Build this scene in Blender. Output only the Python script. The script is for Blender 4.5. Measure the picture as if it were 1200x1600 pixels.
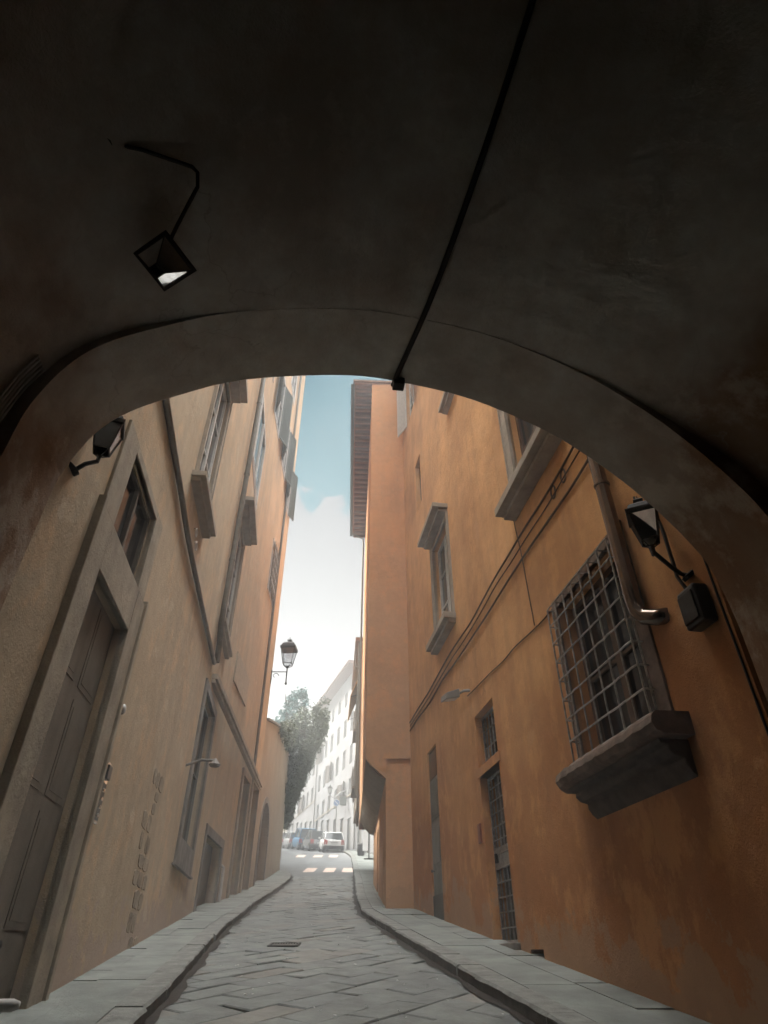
import bpy, bmesh, math, random
from mathutils import Vector, Matrix
random.seed(11)
for o in list(bpy.data.objects):
    bpy.data.objects.remove(o)
SC = bpy.context.scene
COL = SC.collection

# ------------------------------------------------------------------ camera
CAM_H = 1.35
cd = bpy.data.cameras.new("camera")
cam = bpy.data.objects.new("camera", cd)
COL.objects.link(cam)
cam.location = (0, 0, CAM_H)
cam.rotation_euler = (math.radians(90) + math.atan(700 / 952), 0, 0)
cd.sensor_fit = 'VERTICAL'
cd.sensor_height = 36.0
cd.lens = 36.0 * 952 / 1600
cd.clip_start = 0.05
cd.clip_end = 2000
SC.camera = cam

# ------------------------------------------------------------------ light
SUN_EL, SUN_AZ = 46.0, 300.0       # azimuth clockwise from +Y (the street): soft sun ahead and to the left
EXPOSURE = 5.0
world = bpy.data.worlds.new("World")
SC.world = world
world.use_nodes = True
wn, wl = world.node_tree.nodes, world.node_tree.links
wn.clear()
wout = wn.new("ShaderNodeOutputWorld")
wbg = wn.new("ShaderNodeBackground")
wsky = wn.new("ShaderNodeTexSky")
wsky.sky_type = 'NISHITA'
wsky.sun_disc = False
wsky.sun_elevation = math.radians(SUN_EL)
wsky.sun_rotation = math.radians(SUN_AZ)
wsky.air_density = 1.0
wsky.dust_density = 1.5
wbg.inputs["Strength"].default_value = 0.075
wtc = wn.new("ShaderNodeTexCoord")
# clouds: one bank low over the end of the street with a lumpy upper edge, thinner puffs above
wsep = wn.new("ShaderNodeSeparateXYZ")
wl.new(wtc.outputs["Generated"], wsep.inputs[0])
wno = wn.new("ShaderNodeTexNoise")
wno.inputs["Scale"].default_value = 15.0
wno.inputs["Detail"].default_value = 6.0
wno.inputs["Roughness"].default_value = 0.55
wl.new(wtc.outputs["Generated"], wno.inputs["Vector"])
wa = wn.new("ShaderNodeMath"); wa.operation = 'MULTIPLY_ADD'
wl.new(wno.outputs["Fac"], wa.inputs[0])
wa.inputs[1].default_value = 0.16
wl.new(wsep.outputs["Z"], wa.inputs[2])
wr = wn.new("ShaderNodeMapRange")
wr.interpolation_type = 'SMOOTHSTEP'
wl.new(wa.outputs[0], wr.inputs["Value"])
wr.inputs["From Min"].default_value = 0.688
wr.inputs["From Max"].default_value = 0.679
wr.inputs["To Min"].default_value = 0.0
wr.inputs["To Max"].default_value = 1.0
wno2 = wn.new("ShaderNodeTexNoise")
wno2.inputs["Scale"].default_value = 3.0
wno2.inputs["Detail"].default_value = 5.0
wl.new(wtc.outputs["Generated"], wno2.inputs["Vector"])
wr2 = wn.new("ShaderNodeMapRange")
wl.new(wno2.outputs["Fac"], wr2.inputs["Value"])
wr2.inputs["From Min"].default_value = 0.56
wr2.inputs["From Max"].default_value = 0.75
wr2.inputs["To Min"].default_value = 0.0
wr2.inputs["To Max"].default_value = 0.22
wmx = wn.new("ShaderNodeMath"); wmx.operation = 'MAXIMUM'
wl.new(wr.outputs[0], wmx.inputs[0]); wl.new(wr2.outputs[0], wmx.inputs[1])
wmix = wn.new("ShaderNodeMix"); wmix.data_type = 'RGBA'
wl.new(wmx.outputs[0], wmix.inputs[0])
whs = wn.new("ShaderNodeHueSaturation")
whs.inputs["Saturation"].default_value = 2.0
whs.inputs["Hue"].default_value = 0.43
whs.inputs["Value"].default_value = 0.036
wl.new(wsky.outputs[0], whs.inputs["Color"])
wl.new(whs.outputs[0], wmix.inputs[6])
# the bank low over the street is grey white; the far brighter cover overhead, unseen, is added to light the street
wcl = wn.new("ShaderNodeMix"); wcl.data_type = 'RGBA'
wre = wn.new("ShaderNodeMapRange"); wre.interpolation_type = 'SMOOTHSTEP'
wl.new(wsep.outputs["Z"], wre.inputs["Value"])
wre.inputs["From Min"].default_value = 0.74
wre.inputs["From Max"].default_value = 0.86
wl.new(wre.outputs[0], wcl.inputs[0])
wcl.inputs[6].default_value = (0.175, 0.184, 0.20, 1)
wcl.inputs[7].default_value = (10.8, 10.8, 10.6, 1)
wl.new(wcl.outputs[2], wmix.inputs[7])
# this added cover fills most of the unseen sky overhead
wzc = wn.new("ShaderNodeMath"); wzc.operation = 'MULTIPLY'
wl.new(wre.outputs[0], wzc.inputs[0]); wzc.inputs[1].default_value = 0.75
wmx2 = wn.new("ShaderNodeMath"); wmx2.operation = 'MAXIMUM'
wl.new(wmx.outputs[0], wmx2.inputs[0]); wl.new(wzc.outputs[0], wmx2.inputs[1])
wl.new(wmx2.outputs[0], wmix.inputs[0])
wl.new(wmix.outputs[2], wbg.inputs["Color"])
wl.new(wbg.outputs[0], wout.inputs["Surface"])

sd = bpy.data.lights.new("sun", 'SUN')
sd.energy = 0.5
sd.angle = math.radians(10)
sd.color = (1.0, 0.95, 0.86)
sun = bpy.data.objects.new("sun", sd)
COL.objects.link(sun)
az, el = math.radians(SUN_AZ), math.radians(SUN_EL)
to_sun = Vector((math.sin(az) * math.cos(el), math.cos(az) * math.cos(el), math.sin(el)))
sun.rotation_euler = to_sun.to_track_quat('Z', 'Y').to_euler()
sun.location = (0, 0, 60)

SC.view_settings.view_transform = 'Standard'
SC.view_settings.look = 'None'
SC.view_settings.gamma = 1.0
SC.view_settings.exposure = EXPOSURE
SC.render.engine = 'CYCLES'
SC.cycles.max_bounces = 10
SC.cycles.diffuse_bounces = 6
SC.cycles.use_denoising = True

# ------------------------------------------------------------------ materials
def mat(name, col, rough=0.8, metal=0.0, var=0.25, scale=3.0, bump=0.0, bump_scale=40.0, spec=0.3, col2=None, streak=0.0, emit=None):
    """principled material with world-space noise variation, optional vertical streaks and bump"""
    m = bpy.data.materials.new(name)
    m.use_nodes = True
    n, l = m.node_tree.nodes, m.node_tree.links
    b = n["Principled BSDF"]
    b.inputs["Roughness"].default_value = rough
    b.inputs["Metallic"].default_value = metal
    b.inputs["Specular IOR Level"].default_value = spec
    geo = n.new("ShaderNodeNewGeometry")
    noi = n.new("ShaderNodeTexNoise")
    noi.inputs["Scale"].default_value = scale
    noi.inputs["Detail"].default_value = 7
    noi.inputs["Roughness"].default_value = 0.62
    l.new(geo.outputs["Position"], noi.inputs["Vector"])
    ramp = n.new("ShaderNodeValToRGB")
    ramp.color_ramp.elements[0].position = 0.32
    ramp.color_ramp.elements[1].position = 0.68
    c2 = col2 or tuple(c * (1 - var) for c in col)
    ramp.color_ramp.elements[0].color = (*c2, 1)
    ramp.color_ramp.elements[1].color = (*col, 1)
    l.new(noi.outputs["Fac"], ramp.inputs["Fac"])
    out = ramp.outputs["Color"]
    if streak > 0:
        mp = n.new("ShaderNodeMapping")
        mp.inputs["Scale"].default_value = (2.6, 2.6, 0.18)
        l.new(geo.outputs["Position"], mp.inputs["Vector"])
        n2 = n.new("ShaderNodeTexNoise")
        n2.inputs["Scale"].default_value = 1.0
        n2.inputs["Detail"].default_value = 6
        l.new(mp.outputs[0], n2.inputs["Vector"])
        r2 = n.new("ShaderNodeMapRange")
        r2.inputs["From Min"].default_value = 0.45
        r2.inputs["From Max"].default_value = 0.72
        r2.inputs["To Min"].default_value = 0.0
        r2.inputs["To Max"].default_value = streak
        l.new(n2.outputs["Fac"], r2.inputs["Value"])
        mx = n.new("ShaderNodeMix"); mx.data_type = 'RGBA'; mx.blend_type = 'MULTIPLY'
        l.new(r2.outputs[0], mx.inputs[0])
        l.new(out, mx.inputs[6])
        mx.inputs[7].default_value = (0.45, 0.42, 0.40, 1)
        out = mx.outputs[2]
    l.new(out, b.inputs["Base Color"])
    if bump > 0:
        n3 = n.new("ShaderNodeTexNoise")
        n3.inputs["Scale"].default_value = bump_scale
        n3.inputs["Detail"].default_value = 8
        n3.inputs["Roughness"].default_value = 0.7
        l.new(geo.outputs["Position"], n3.inputs["Vector"])
        bp = n.new("ShaderNodeBump")
        bp.inputs["Strength"].default_value = bump
        bp.inputs["Distance"].default_value = 0.03
        l.new(n3.outputs["Fac"], bp.inputs["Height"])
        l.new(bp.outputs[0], b.inputs["Normal"])
    if emit:
        b.inputs["Emission Color"].default_value = (*emit[0], 1)
        b.inputs["Emission Strength"].default_value = emit[1]
    return m

def plaster(name, low, high, z0, z1, dirt, dirt_amt=0.5, patch=None, base=None):
    """old lime plaster: lower and upper colour meeting at an uneven line, cloudy patches, rain streaks, worn spots, damp foot"""
    m = bpy.data.materials.new(name)
    m.use_nodes = True
    n, l = m.node_tree.nodes, m.node_tree.links
    b = n["Principled BSDF"]
    b.inputs["Roughness"].default_value = 0.92
    b.inputs["Specular IOR Level"].default_value = 0.15
    geo = n.new("ShaderNodeNewGeometry")
    sep = n.new("ShaderNodeSeparateXYZ"); l.new(geo.outputs["Position"], sep.inputs[0])
    def noise(scale, detail=6, rough=0.6, stretch=None):
        t = n.new("ShaderNodeTexNoise")
        t.inputs["Scale"].default_value = scale; t.inputs["Detail"].default_value = detail
        t.inputs["Roughness"].default_value = rough
        if stretch:
            mp = n.new("ShaderNodeMapping"); mp.inputs["Scale"].default_value = stretch
            l.new(geo.outputs["Position"], mp.inputs["Vector"]); l.new(mp.outputs[0], t.inputs["Vector"])
        else:
            l.new(geo.outputs["Position"], t.inputs["Vector"])
        return t.outputs["Fac"]
    def rng(v, a, c, lo, hi, smooth=False):
        r = n.new("ShaderNodeMapRange")
        if smooth: r.interpolation_type = 'SMOOTHSTEP'
        l.new(v, r.inputs["Value"])
        r.inputs["From Min"].default_value = a; r.inputs["From Max"].default_value = c
        r.inputs["To Min"].default_value = lo; r.inputs["To Max"].default_value = hi
        return r.outputs[0]
    def mix(f, a, c, blend='MIX'):
        x = n.new("ShaderNodeMix"); x.data_type = 'RGBA'; x.blend_type = blend
        if isinstance(f, float): x.inputs[0].default_value = f
        else: l.new(f, x.inputs[0])
        for i, v in ((6, a), (7, c)):
            if isinstance(v, tuple): x.inputs[i].default_value = (*v, 1)
            else: l.new(v, x.inputs[i])
        return x.outputs[2]
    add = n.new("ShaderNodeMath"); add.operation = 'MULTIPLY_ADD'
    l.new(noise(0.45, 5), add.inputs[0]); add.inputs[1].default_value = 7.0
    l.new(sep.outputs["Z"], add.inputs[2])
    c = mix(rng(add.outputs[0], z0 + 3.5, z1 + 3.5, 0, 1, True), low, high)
    c = mix(rng(noise(0.55, 9, 0.68), 0.40, 0.62, 0.0, 0.5), c, tuple(v * k for v, k in zip(low, (0.74, 0.66, 0.58))))
    c = mix(rng(noise(1.7, 9, 0.7, (1, 1, .7)), 0.52, 0.60, 0.0, 0.35), c, tuple(min(1, v * k) for v, k in zip(high, (1.12, 1.08, 1.02))))
    c = mix(rng(noise(4.5, 8, 0.7), 0.42, 0.72, 0.0, 0.28), c, tuple(min(1, v * 1.35) for v in low))
    c = mix(rng(noise(1.0, 7, 0.6, (2.2, 2.2, 0.16)), 0.47, 0.75, 0.0, dirt_amt), c, dirt)
    c = mix(rng(noise(14.0, 6, 0.7), 0.60, 0.74, 0.0, 0.35), c, dirt)
    # hairline cracks in the render
    vo = n.new("ShaderNodeTexVoronoi"); vo.feature = 'DISTANCE_TO_EDGE'; vo.inputs["Scale"].default_value = 0.55
    vadd = n.new("ShaderNodeVectorMath"); vadd.operation = 'ADD'
    wob = n.new("ShaderNodeTexNoise"); wob.inputs["Scale"].default_value = 2.2; wob.inputs["Detail"].default_value = 5
    l.new(geo.outputs["Position"], wob.inputs["Vector"]); l.new(geo.outputs["Position"], vadd.inputs[0]); l.new(wob.outputs["Color"], vadd.inputs[1])
    l.new(vadd.outputs[0], vo.inputs["Vector"])
    ck = n.new("ShaderNodeMath"); ck.operation = 'MULTIPLY'
    l.new(rng(vo.outputs["Distance"], 0.0, 0.006, 0.7, 0.0), ck.inputs[0]); l.new(rng(noise(0.35, 3), 0.5, 0.6, 0.0, 1.0), ck.inputs[1])
    c = mix(ck.outputs[0], c, dirt)
    # where splashes have lifted the wash along the foot of the wall
    mg = n.new("ShaderNodeMath"); mg.operation = 'MULTIPLY_ADD'; l.new(sep.outputs["Y"], mg.inputs[0]); mg.inputs[1].default_value = -0.125; l.new(sep.outputs["Z"], mg.inputs[2])
    ma = n.new("ShaderNodeMath"); ma.operation = 'MULTIPLY_ADD'; l.new(noise(1.6, 9, 0.7), ma.inputs[0]); ma.inputs[1].default_value = -3.2; l.new(mg.outputs[0], ma.inputs[2])
    c = mix(rng(ma.outputs[0], -1.15, -1.05, 0.75, 0.0), c, base or tuple(v * .8 for v in low))
    if patch:
        c = mix(rng(noise(1.4, 8, 0.55), 0.63, 0.66, 0.0, 0.55), c, patch)
    l.new(c, b.inputs["Base Color"])
    bp = n.new("ShaderNodeBump"); bp.inputs["Strength"].default_value = 0.45; bp.inputs["Distance"].default_value = 0.02
    mm = n.new("ShaderNodeMath"); mm.operation = 'MULTIPLY_ADD'
    l.new(noise(3.0, 9, 0.6), mm.inputs[0]); mm.inputs[1].default_value = 2.5
    l.new(noise(45.0, 6, 0.7), mm.inputs[2])
    l.new(mm.outputs[0], bp.inputs["Height"]); l.new(bp.outputs[0], b.inputs["Normal"])
    return m

def glass_dark(name, col=(0.02, 0.022, 0.024), rough=0.12):
    m = mat(name, col, rough=rough, var=0.4, scale=1.5, spec=0.6)
    return m

M = {}
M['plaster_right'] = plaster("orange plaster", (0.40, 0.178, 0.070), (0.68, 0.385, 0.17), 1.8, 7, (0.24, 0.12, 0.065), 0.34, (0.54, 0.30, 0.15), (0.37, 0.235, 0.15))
M['plaster_jetty'] = plaster("jetty orange plaster", (0.54, 0.32, 0.18), (0.64, 0.30, 0.12), 8, 17, (0.38, 0.21, 0.11), 0.30)
M['plaster_left'] = plaster("grey beige plaster", (0.48, 0.395, 0.285), (0.64, 0.43, 0.255), 8, 17, (0.28, 0.235, 0.18), 0.45, (0.58, 0.50, 0.39), (0.40, 0.32, 0.27))
M['plaster_passage'] = plaster("passage plaster", (0.27, 0.165, 0.10), (0.64, 0.635, 0.59), 3.9, 5.3, (0.36, 0.32, 0.27), 0.45)
M['plaster_passage_dark'] = plaster("darkened passage plaster", (0.10, 0.075, 0.055), (0.11, 0.085, 0.065), 3, 6, (0.05, 0.04, 0.03), 0.5)  # colour darkened to cut bounced light inside the passage
M['plaster_garden'] = plaster("garden wall plaster", (0.34, 0.285, 0.215), (0.36, 0.31, 0.24), 6, 11, (0.18, 0.14, 0.1), 0.6, (0.28, 0.2, 0.13))
M['plaster_white'] = plaster("white plaster", (0.31, 0.315, 0.325), (0.33, 0.335, 0.345), 10, 18, (0.45, 0.44, 0.43), 0.25)
M['plaster_cream'] = plaster("cream plaster", (0.62, 0.56, 0.48), (0.64, 0.57, 0.49), 8, 14, (0.42, 0.36, 0.3), 0.3)
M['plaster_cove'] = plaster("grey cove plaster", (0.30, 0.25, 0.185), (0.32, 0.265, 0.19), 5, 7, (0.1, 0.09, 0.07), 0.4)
M['stone'] = mat("grey sandstone", (0.27, 0.25, 0.225), 0.9, bump=0.5, bump_scale=22, var=0.4, scale=4, streak=0.5)
M['stone_portal'] = mat("pale portal sandstone", (0.42, 0.365, 0.285), 0.9, bump=0.5, bump_scale=20, var=0.35, scale=3, streak=0.4)
M['stone_light'] = mat("pale window stone", (0.40, 0.34, 0.27), 0.9, bump=0.3, bump_scale=25, var=0.3, scale=4, streak=0.4)
M['stone_sill'] = mat("brown sill stone", (0.24, 0.17, 0.13), 0.92, bump=0.9, bump_scale=16, var=0.5, scale=6)
M['stone_shaded'] = mat("shade darkened corbel stone", (0.13, 0.10, 0.08), 0.92, bump=0.8, bump_scale=16, var=0.5, scale=6)  # the shadow under the sill is put into this dark colour
M['stone_rough'] = mat("bare rubble stone", (0.43, 0.355, 0.265), 0.95, bump=0.9, bump_scale=12, var=0.5, scale=3)
M['paving'] = mat("worn street slabs", (0.225, 0.242, 0.228), 0.62, bump=0.55, bump_scale=14, var=0.5, scale=2.6, spec=0.4)
M['paving_dark'] = mat("darker street slabs", (0.19, 0.205, 0.198), 0.55, bump=0.6, bump_scale=16, var=0.45, scale=3.1, spec=0.4)
M['paving_warm'] = mat("warmer street slabs", (0.255, 0.25, 0.225), 0.66, bump=0.5, bump_scale=12, var=0.45, scale=2.2, spec=0.35)
M['joint'] = mat("dark joint dirt", (0.085, 0.082, 0.074), 0.95, bump=0.4, var=0.5)
M['flag'] = mat("pavement flagstone", (0.255, 0.275, 0.255), 0.75, bump=0.45, bump_scale=18, var=0.45, scale=1.7, spec=0.3)
M['kerb'] = mat("kerb stone", (0.26, 0.265, 0.245), 0.8, bump=0.7, bump_scale=14, var=0.5, scale=5)
M['kerb_face'] = mat("shaded grimy kerb face", (0.10, 0.09, 0.075), 0.85, bump=0.7, bump_scale=16, var=0.6, scale=6)  # shadow on the kerb face painted in along with grime
M['gutter'] = mat("gutter shade and grime", (0.05, 0.042, 0.034), 0.85, bump=0.5, bump_scale=20, var=0.6, scale=7)  # gutter shadow and grime put into one dark colour
M['asphalt'] = mat("far road surface", (0.20, 0.205, 0.205), 0.85, bump=0.3, bump_scale=40, var=0.25, scale=1.2)
M['paint'] = mat("worn crossing paint", (0.80, 0.62, 0.52), 0.7, var=0.2, scale=9)
M['iron'] = mat("dark iron", (0.035, 0.033, 0.03), 0.55, metal=0.3, var=0.4, scale=20, bump=0.2, bump_scale=60)
M['grille'] = mat("old grille steel", (0.46, 0.44, 0.41), 0.36, metal=0.75, var=0.6, scale=14, bump=0.2, bump_scale=80)
M['copper'] = mat("brown metal downpipe", (0.17, 0.13, 0.105), 0.13, metal=0.9, var=0.35, scale=8, spec=0.5)
M['pipe_grey'] = mat("grey metal downpipe", (0.19, 0.175, 0.15), 0.38, metal=0.6, var=0.4, scale=6)
M['cable'] = mat("old cable sheath", (0.13, 0.085, 0.055), 0.8, var=0.4, scale=9)
M['cable_black'] = mat("black cable sheath", (0.022, 0.022, 0.022), 0.5, var=0.3, scale=9)
M['cable_grey'] = mat("grey cable sheath", (0.50, 0.48, 0.45), 0.35, var=0.3, scale=9, spec=0.6)
M['glass'] = glass_dark("window glass")
M['glass_grey'] = glass_dark("hazy window glass", (0.07, 0.075, 0.08), 0.18)
M['frame_white'] = mat("white painted frame", (0.62, 0.60, 0.57), 0.6, var=0.25, scale=9, streak=0.2)
M['frame_brown'] = mat("brown painted wood", (0.13, 0.075, 0.045), 0.6, var=0.4, scale=6, streak=0.3)
M['curtain'] = mat("beige curtain", (0.42, 0.33, 0.25), 0.9, var=0.3, scale=5)
M['door_dark'] = mat("dark wood door", (0.15, 0.125, 0.10), 0.6, var=0.4, scale=4, streak=0.4, bump=0.2)
M['door_hazed'] = mat("wood door with lens veil tone", (0.20, 0.175, 0.145), 0.7, var=0.3, scale=3, streak=0.5, bump=0.25)  # brown lightened to put lens veil into the door's colour
M['door_grey'] = mat("grey painted door", (0.20, 0.195, 0.175), 0.6, var=0.3, scale=3, streak=0.5)
M['door_black'] = mat("dark kick plate", (0.06, 0.058, 0.052), 0.5, var=0.4, scale=6)
M['shutter_green'] = mat("grey green shutter", (0.115, 0.13, 0.115), 0.7, var=0.3, scale=6)
M['shutter_brown'] = mat("grey brown shutter", (0.16, 0.12, 0.085), 0.75, var=0.35, scale=6)
M['wood_soffit'] = mat("eave timber", (0.19, 0.085, 0.045), 0.85, var=0.4, scale=6)
M['terracotta'] = mat("terracotta eave tile", (0.42, 0.19, 0.11), 0.9, var=0.35, scale=5)
M['gutter_metal'] = mat("eave gutter metal", (0.10, 0.115, 0.12), 0.5, metal=0.4, var=0.3, scale=5)
M['roof'] = mat("roof tile", (0.30, 0.17, 0.11), 0.9, var=0.4, scale=4)
M['opal'] = mat("dusty lantern pane", (0.62, 0.62, 0.60), 0.25, var=0.25, scale=12, spec=0.6)
M['mirror'] = mat("bright lantern pane", (0.88, 0.88, 0.88), 0.08, metal=1.0, var=0.1, scale=6)
M['pane_shiny'] = mat("shiny dusty lantern pane", (0.85, 0.85, 0.84), 0.05, metal=0.85, var=0.2, scale=12)
M['bulb'] = mat("milky bulb", (0.75, 0.70, 0.60), 0.3, var=0.05)
M['lantern_clear'] = mat("clear lantern pane", (0.9, 0.9, 0.9), 0.05, var=0.05)
M['marble'] = mat("weathered marble tablet", (0.48, 0.40, 0.30), 0.8, var=0.3, scale=8)
M['steel'] = mat("polished steel", (0.75, 0.74, 0.72), 0.12, metal=1.0, var=0.1)
M['panel_dark'] = mat("dark panel", (0.035, 0.035, 0.037), 0.3, var=0.3)
M['plastic_grey'] = mat("grey floodlight casing", (0.20, 0.185, 0.165), 0.55, var=0.2)
M['red_plate'] = mat("reddish call plate", (0.25, 0.09, 0.06), 0.5, var=0.3)
M['white_pipe'] = mat("white plastic pipe", (0.62, 0.60, 0.57), 0.5, var=0.2)
M['leaf_dark'] = mat("ivy leaf", (0.085, 0.115, 0.05), 0.5, var=0.6, scale=1.3, col2=(0.03, 0.042, 0.02))
M['leaf_blue'] = mat("blue green leaf", (0.09, 0.22, 0.22), 0.5, var=0.5, scale=1.8, col2=(0.06, 0.14, 0.14))
M['bark'] = mat("bark", (0.10, 0.075, 0.055), 0.95, bump=0.8, bump_scale=15, var=0.5)
M['earth'] = mat("garden earth", (0.10, 0.085, 0.055), 0.95, bump=0.5, var=0.5)
M['ground'] = mat("town ground", (0.16, 0.15, 0.135), 0.95, var=0.4, scale=0.4)
M['car_white'] = mat("white car paint", (0.80, 0.80, 0.80), 0.25, var=0.06, spec=0.6)
M['car_grey'] = mat("grey car paint", (0.26, 0.27, 0.28), 0.25, metal=0.5, var=0.08, spec=0.6)
M['car_blue'] = mat("blue car paint", (0.05, 0.20, 0.36), 0.25, var=0.1, spec=0.6)
M['car_pale'] = mat("pale silver car paint", (0.62, 0.63, 0.64), 0.25, metal=0.3, var=0.08, spec=0.6)
M['car_glass'] = mat("car glass", (0.035, 0.045, 0.05), 0.06, var=0.2, spec=0.8)
M['tyre'] = mat("tyre rubber", (0.02, 0.02, 0.02), 0.85, var=0.3)
M['rim'] = mat("alloy rim", (0.45, 0.45, 0.45), 0.3, metal=0.8, var=0.2)
M['tail_red'] = mat("red tail lamp", (0.45, 0.03, 0.02), 0.2, var=0.2, spec=0.7)
M['bumper'] = mat("black bumper plastic", (0.03, 0.03, 0.03), 0.6, var=0.2)
M['plate'] = mat("number plate", (0.6, 0.6, 0.58), 0.5, var=0.1)
M['sign_blue'] = mat("blue sign face", (0.03, 0.13, 0.36), 0.4, var=0.1)
M['sign_white'] = mat("white sign face", (0.75, 0.75, 0.75), 0.4, var=0.06)
M['sign_red'] = mat("red sign face", (0.55, 0.05, 0.04), 0.4, var=0.1)
M['ochre'] = mat("ochre canvas", (0.66, 0.37, 0.12), 0.9, var=0.2, scale=3)
M['orange'] = mat("orange box", (0.70, 0.20, 0.06), 0.6, var=0.2)

# clear panes: thin glass that lets the light through
def clear_glass(name, tint):
    m = bpy.data.materials.new(name)
    m.use_nodes = True
    n, l = m.node_tree.nodes, m.node_tree.links
    n.remove(n["Principled BSDF"])
    tr = n.new("ShaderNodeBsdfTransparent"); tr.inputs[0].default_value = (*tint, 1)
    gl = n.new("ShaderNodeBsdfGlossy"); gl.inputs["Roughness"].default_value = 0.1
    mx = n.new("ShaderNodeMixShader"); mx.inputs[0].default_value = 0.12
    l.new(tr.outputs[0], mx.inputs[1]); l.new(gl.outputs[0], mx.inputs[2])
    l.new(mx.outputs[0], n["Material Output"].inputs["Surface"])
    return m
M['lantern_clear'] = clear_glass("clear lantern pane", (0.92, 0.93, 0.94))

# ------------------------------------------------------------------ mesh helpers
class MB:
    """collects shapes in world coordinates and links them as ONE mesh object"""
    def __init__(s):
        s.v, s.f, s.mi = [], [], []
        s.cur = 0
    def add(s, vs, fs):
        k = len(s.v)
        s.v += [tuple(p) for p in vs]
        for f in fs:
            s.f.append(tuple(k + i for i in f)); s.mi.append(s.cur)
    def quad(s, a, b, c, d):
        s.add([a, b, c, d], [(0, 1, 2, 3)])
    def hexa(s, p):
        s.add(p, [(0, 3, 2, 1), (4, 5, 6, 7), (0, 1, 5, 4), (1, 2, 6, 5), (2, 3, 7, 6), (3, 0, 4, 7)])
    def box(s, x0, x1, y0, y1, z0, z1):
        s.hexa([(x0, y0, z0), (x1, y0, z0), (x1, y1, z0), (x0, y1, z0), (x0, y0, z1), (x1, y0, z1), (x1, y1, z1), (x0, y1, z1)])
    def tube(s, pts, r, n=8, caps=True):
        pts = [Vector(p) for p in pts]
        rs = r if isinstance(r, (list, tuple)) else [r] * len(pts)
        rings = []
        up = None
        for i, p in enumerate(pts):
            d = (pts[min(i + 1, len(pts) - 1)] - pts[max(i - 1, 0)]).normalized()
            if up is None:
                up = d.orthogonal().normalized()
            else:
                up = (up - d * up.dot(d))
                up = up.normalized() if up.length > 1e-6 else d.orthogonal().normalized()
            w = d.cross(up)
            rings.append([p + (up * math.cos(2 * math.pi * j / n) + w * math.sin(2 * math.pi * j / n)) * rs[i] for j in range(n)])
        vs = [q for ring in rings for q in ring]
        fs = []
        for i in range(len(pts) - 1):
            for j in range(n):
                a, b = i * n + j, i * n + (j + 1) % n
                fs.append((a, b, b + n, a + n))
        if caps:
            fs.append(tuple(reversed(range(n))))
            fs.append(tuple(range((len(pts) - 1) * n, len(pts) * n)))
        s.add(vs, fs)
    def lathe(s, c, prof, n=16, axis=Vector((0, 0, 1))):
        """profile of (radius, height) about a vertical axis through c, or about `axis`"""
        c = Vector(c)
        a = Vector(axis).normalized()
        u = a.orthogonal().normalized(); w = a.cross(u)
        vs, fs = [], []
        for r, h in prof:
            for j in range(n):
                t = 2 * math.pi * j / n
                vs.append(c + a * h + (u * math.cos(t) + w * math.sin(t)) * r)
        for i in range(len(prof) - 1):
            for j in range(n):
                p, q = i * n + j, i * n + (j + 1) % n
                fs.append((p, q, q + n, p + n))
        fs.append(tuple(reversed(range(n)))); fs.append(tuple(range((len(prof) - 1) * n, len(prof) * n)))
        s.add(vs, fs)
    def prism(s, poly, off):
        """extrude a planar polygon of 3-D points by the vector off"""
        k = len(poly); off = Vector(off)
        vs = [Vector(p) for p in poly] + [Vector(p) + off for p in poly]
        fs = [tuple(reversed(range(k))), tuple(range(k, 2 * k))]
        for i in range(k):
            j = (i + 1) % k
            fs.append((i, j, j + k, i + k))
        s.add(vs, fs)
    def build(s, name, material, parent=None, smooth=False, bevel=0.0, label=None):
        me = bpy.data.meshes.new(name)
        off = world_loc(parent) if parent else Vector((0, 0, 0))
        me.from_pydata([tuple(Vector(p) - off) for p in s.v], [], s.f)
        ms = material if isinstance(material, (list, tuple)) else [material]
        for m in ms: me.materials.append(m)
        if len(ms) > 1:
            me.polygons.foreach_set("material_index", s.mi)
        bm = bmesh.new(); bm.from_mesh(me)
        bmesh.ops.recalc_face_normals(bm, faces=bm.faces)
        bm.to_mesh(me); bm.free()
        if smooth:
            me.polygons.foreach_set("use_smooth", [True] * len(me.polygons))
        me.update()
        o = bpy.data.objects.new(name, me)
        COL.objects.link(o)
        if parent: o.parent = parent
        if bevel:
            bv = o.modifiers.new("bevel", 'BEVEL'); bv.width = bevel; bv.segments = 2; bv.limit_method = 'ANGLE'
        if label: o["label"] = label
        return o
def world_loc(o):
    v = Vector((0, 0, 0))
    while o:
        v += Vector(o.location); o = o.parent
    return v
def thing(name, label, cat, loc, group=None):
    o = bpy.data.objects.new(name, None)
    o.empty_display_size = 0.3
    COL.objects.link(o)
    o.location = loc
    return tag(o, label, cat, group)
def tag(o, label, cat, group=None):
    o["label"] = label; o["category"] = cat
    if group: o["group"] = group
    return o
def structure(o):
    o["kind"] = "structure"; return o
def stuff(o):
    o["kind"] = "stuff"; return o
def copy_tree(src, parent=None):
    c = src.copy(); COL.objects.link(c)
    if parent: c.parent = parent
    for ch in list(src.children):
        copy_tree(ch, c)
    return c

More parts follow.
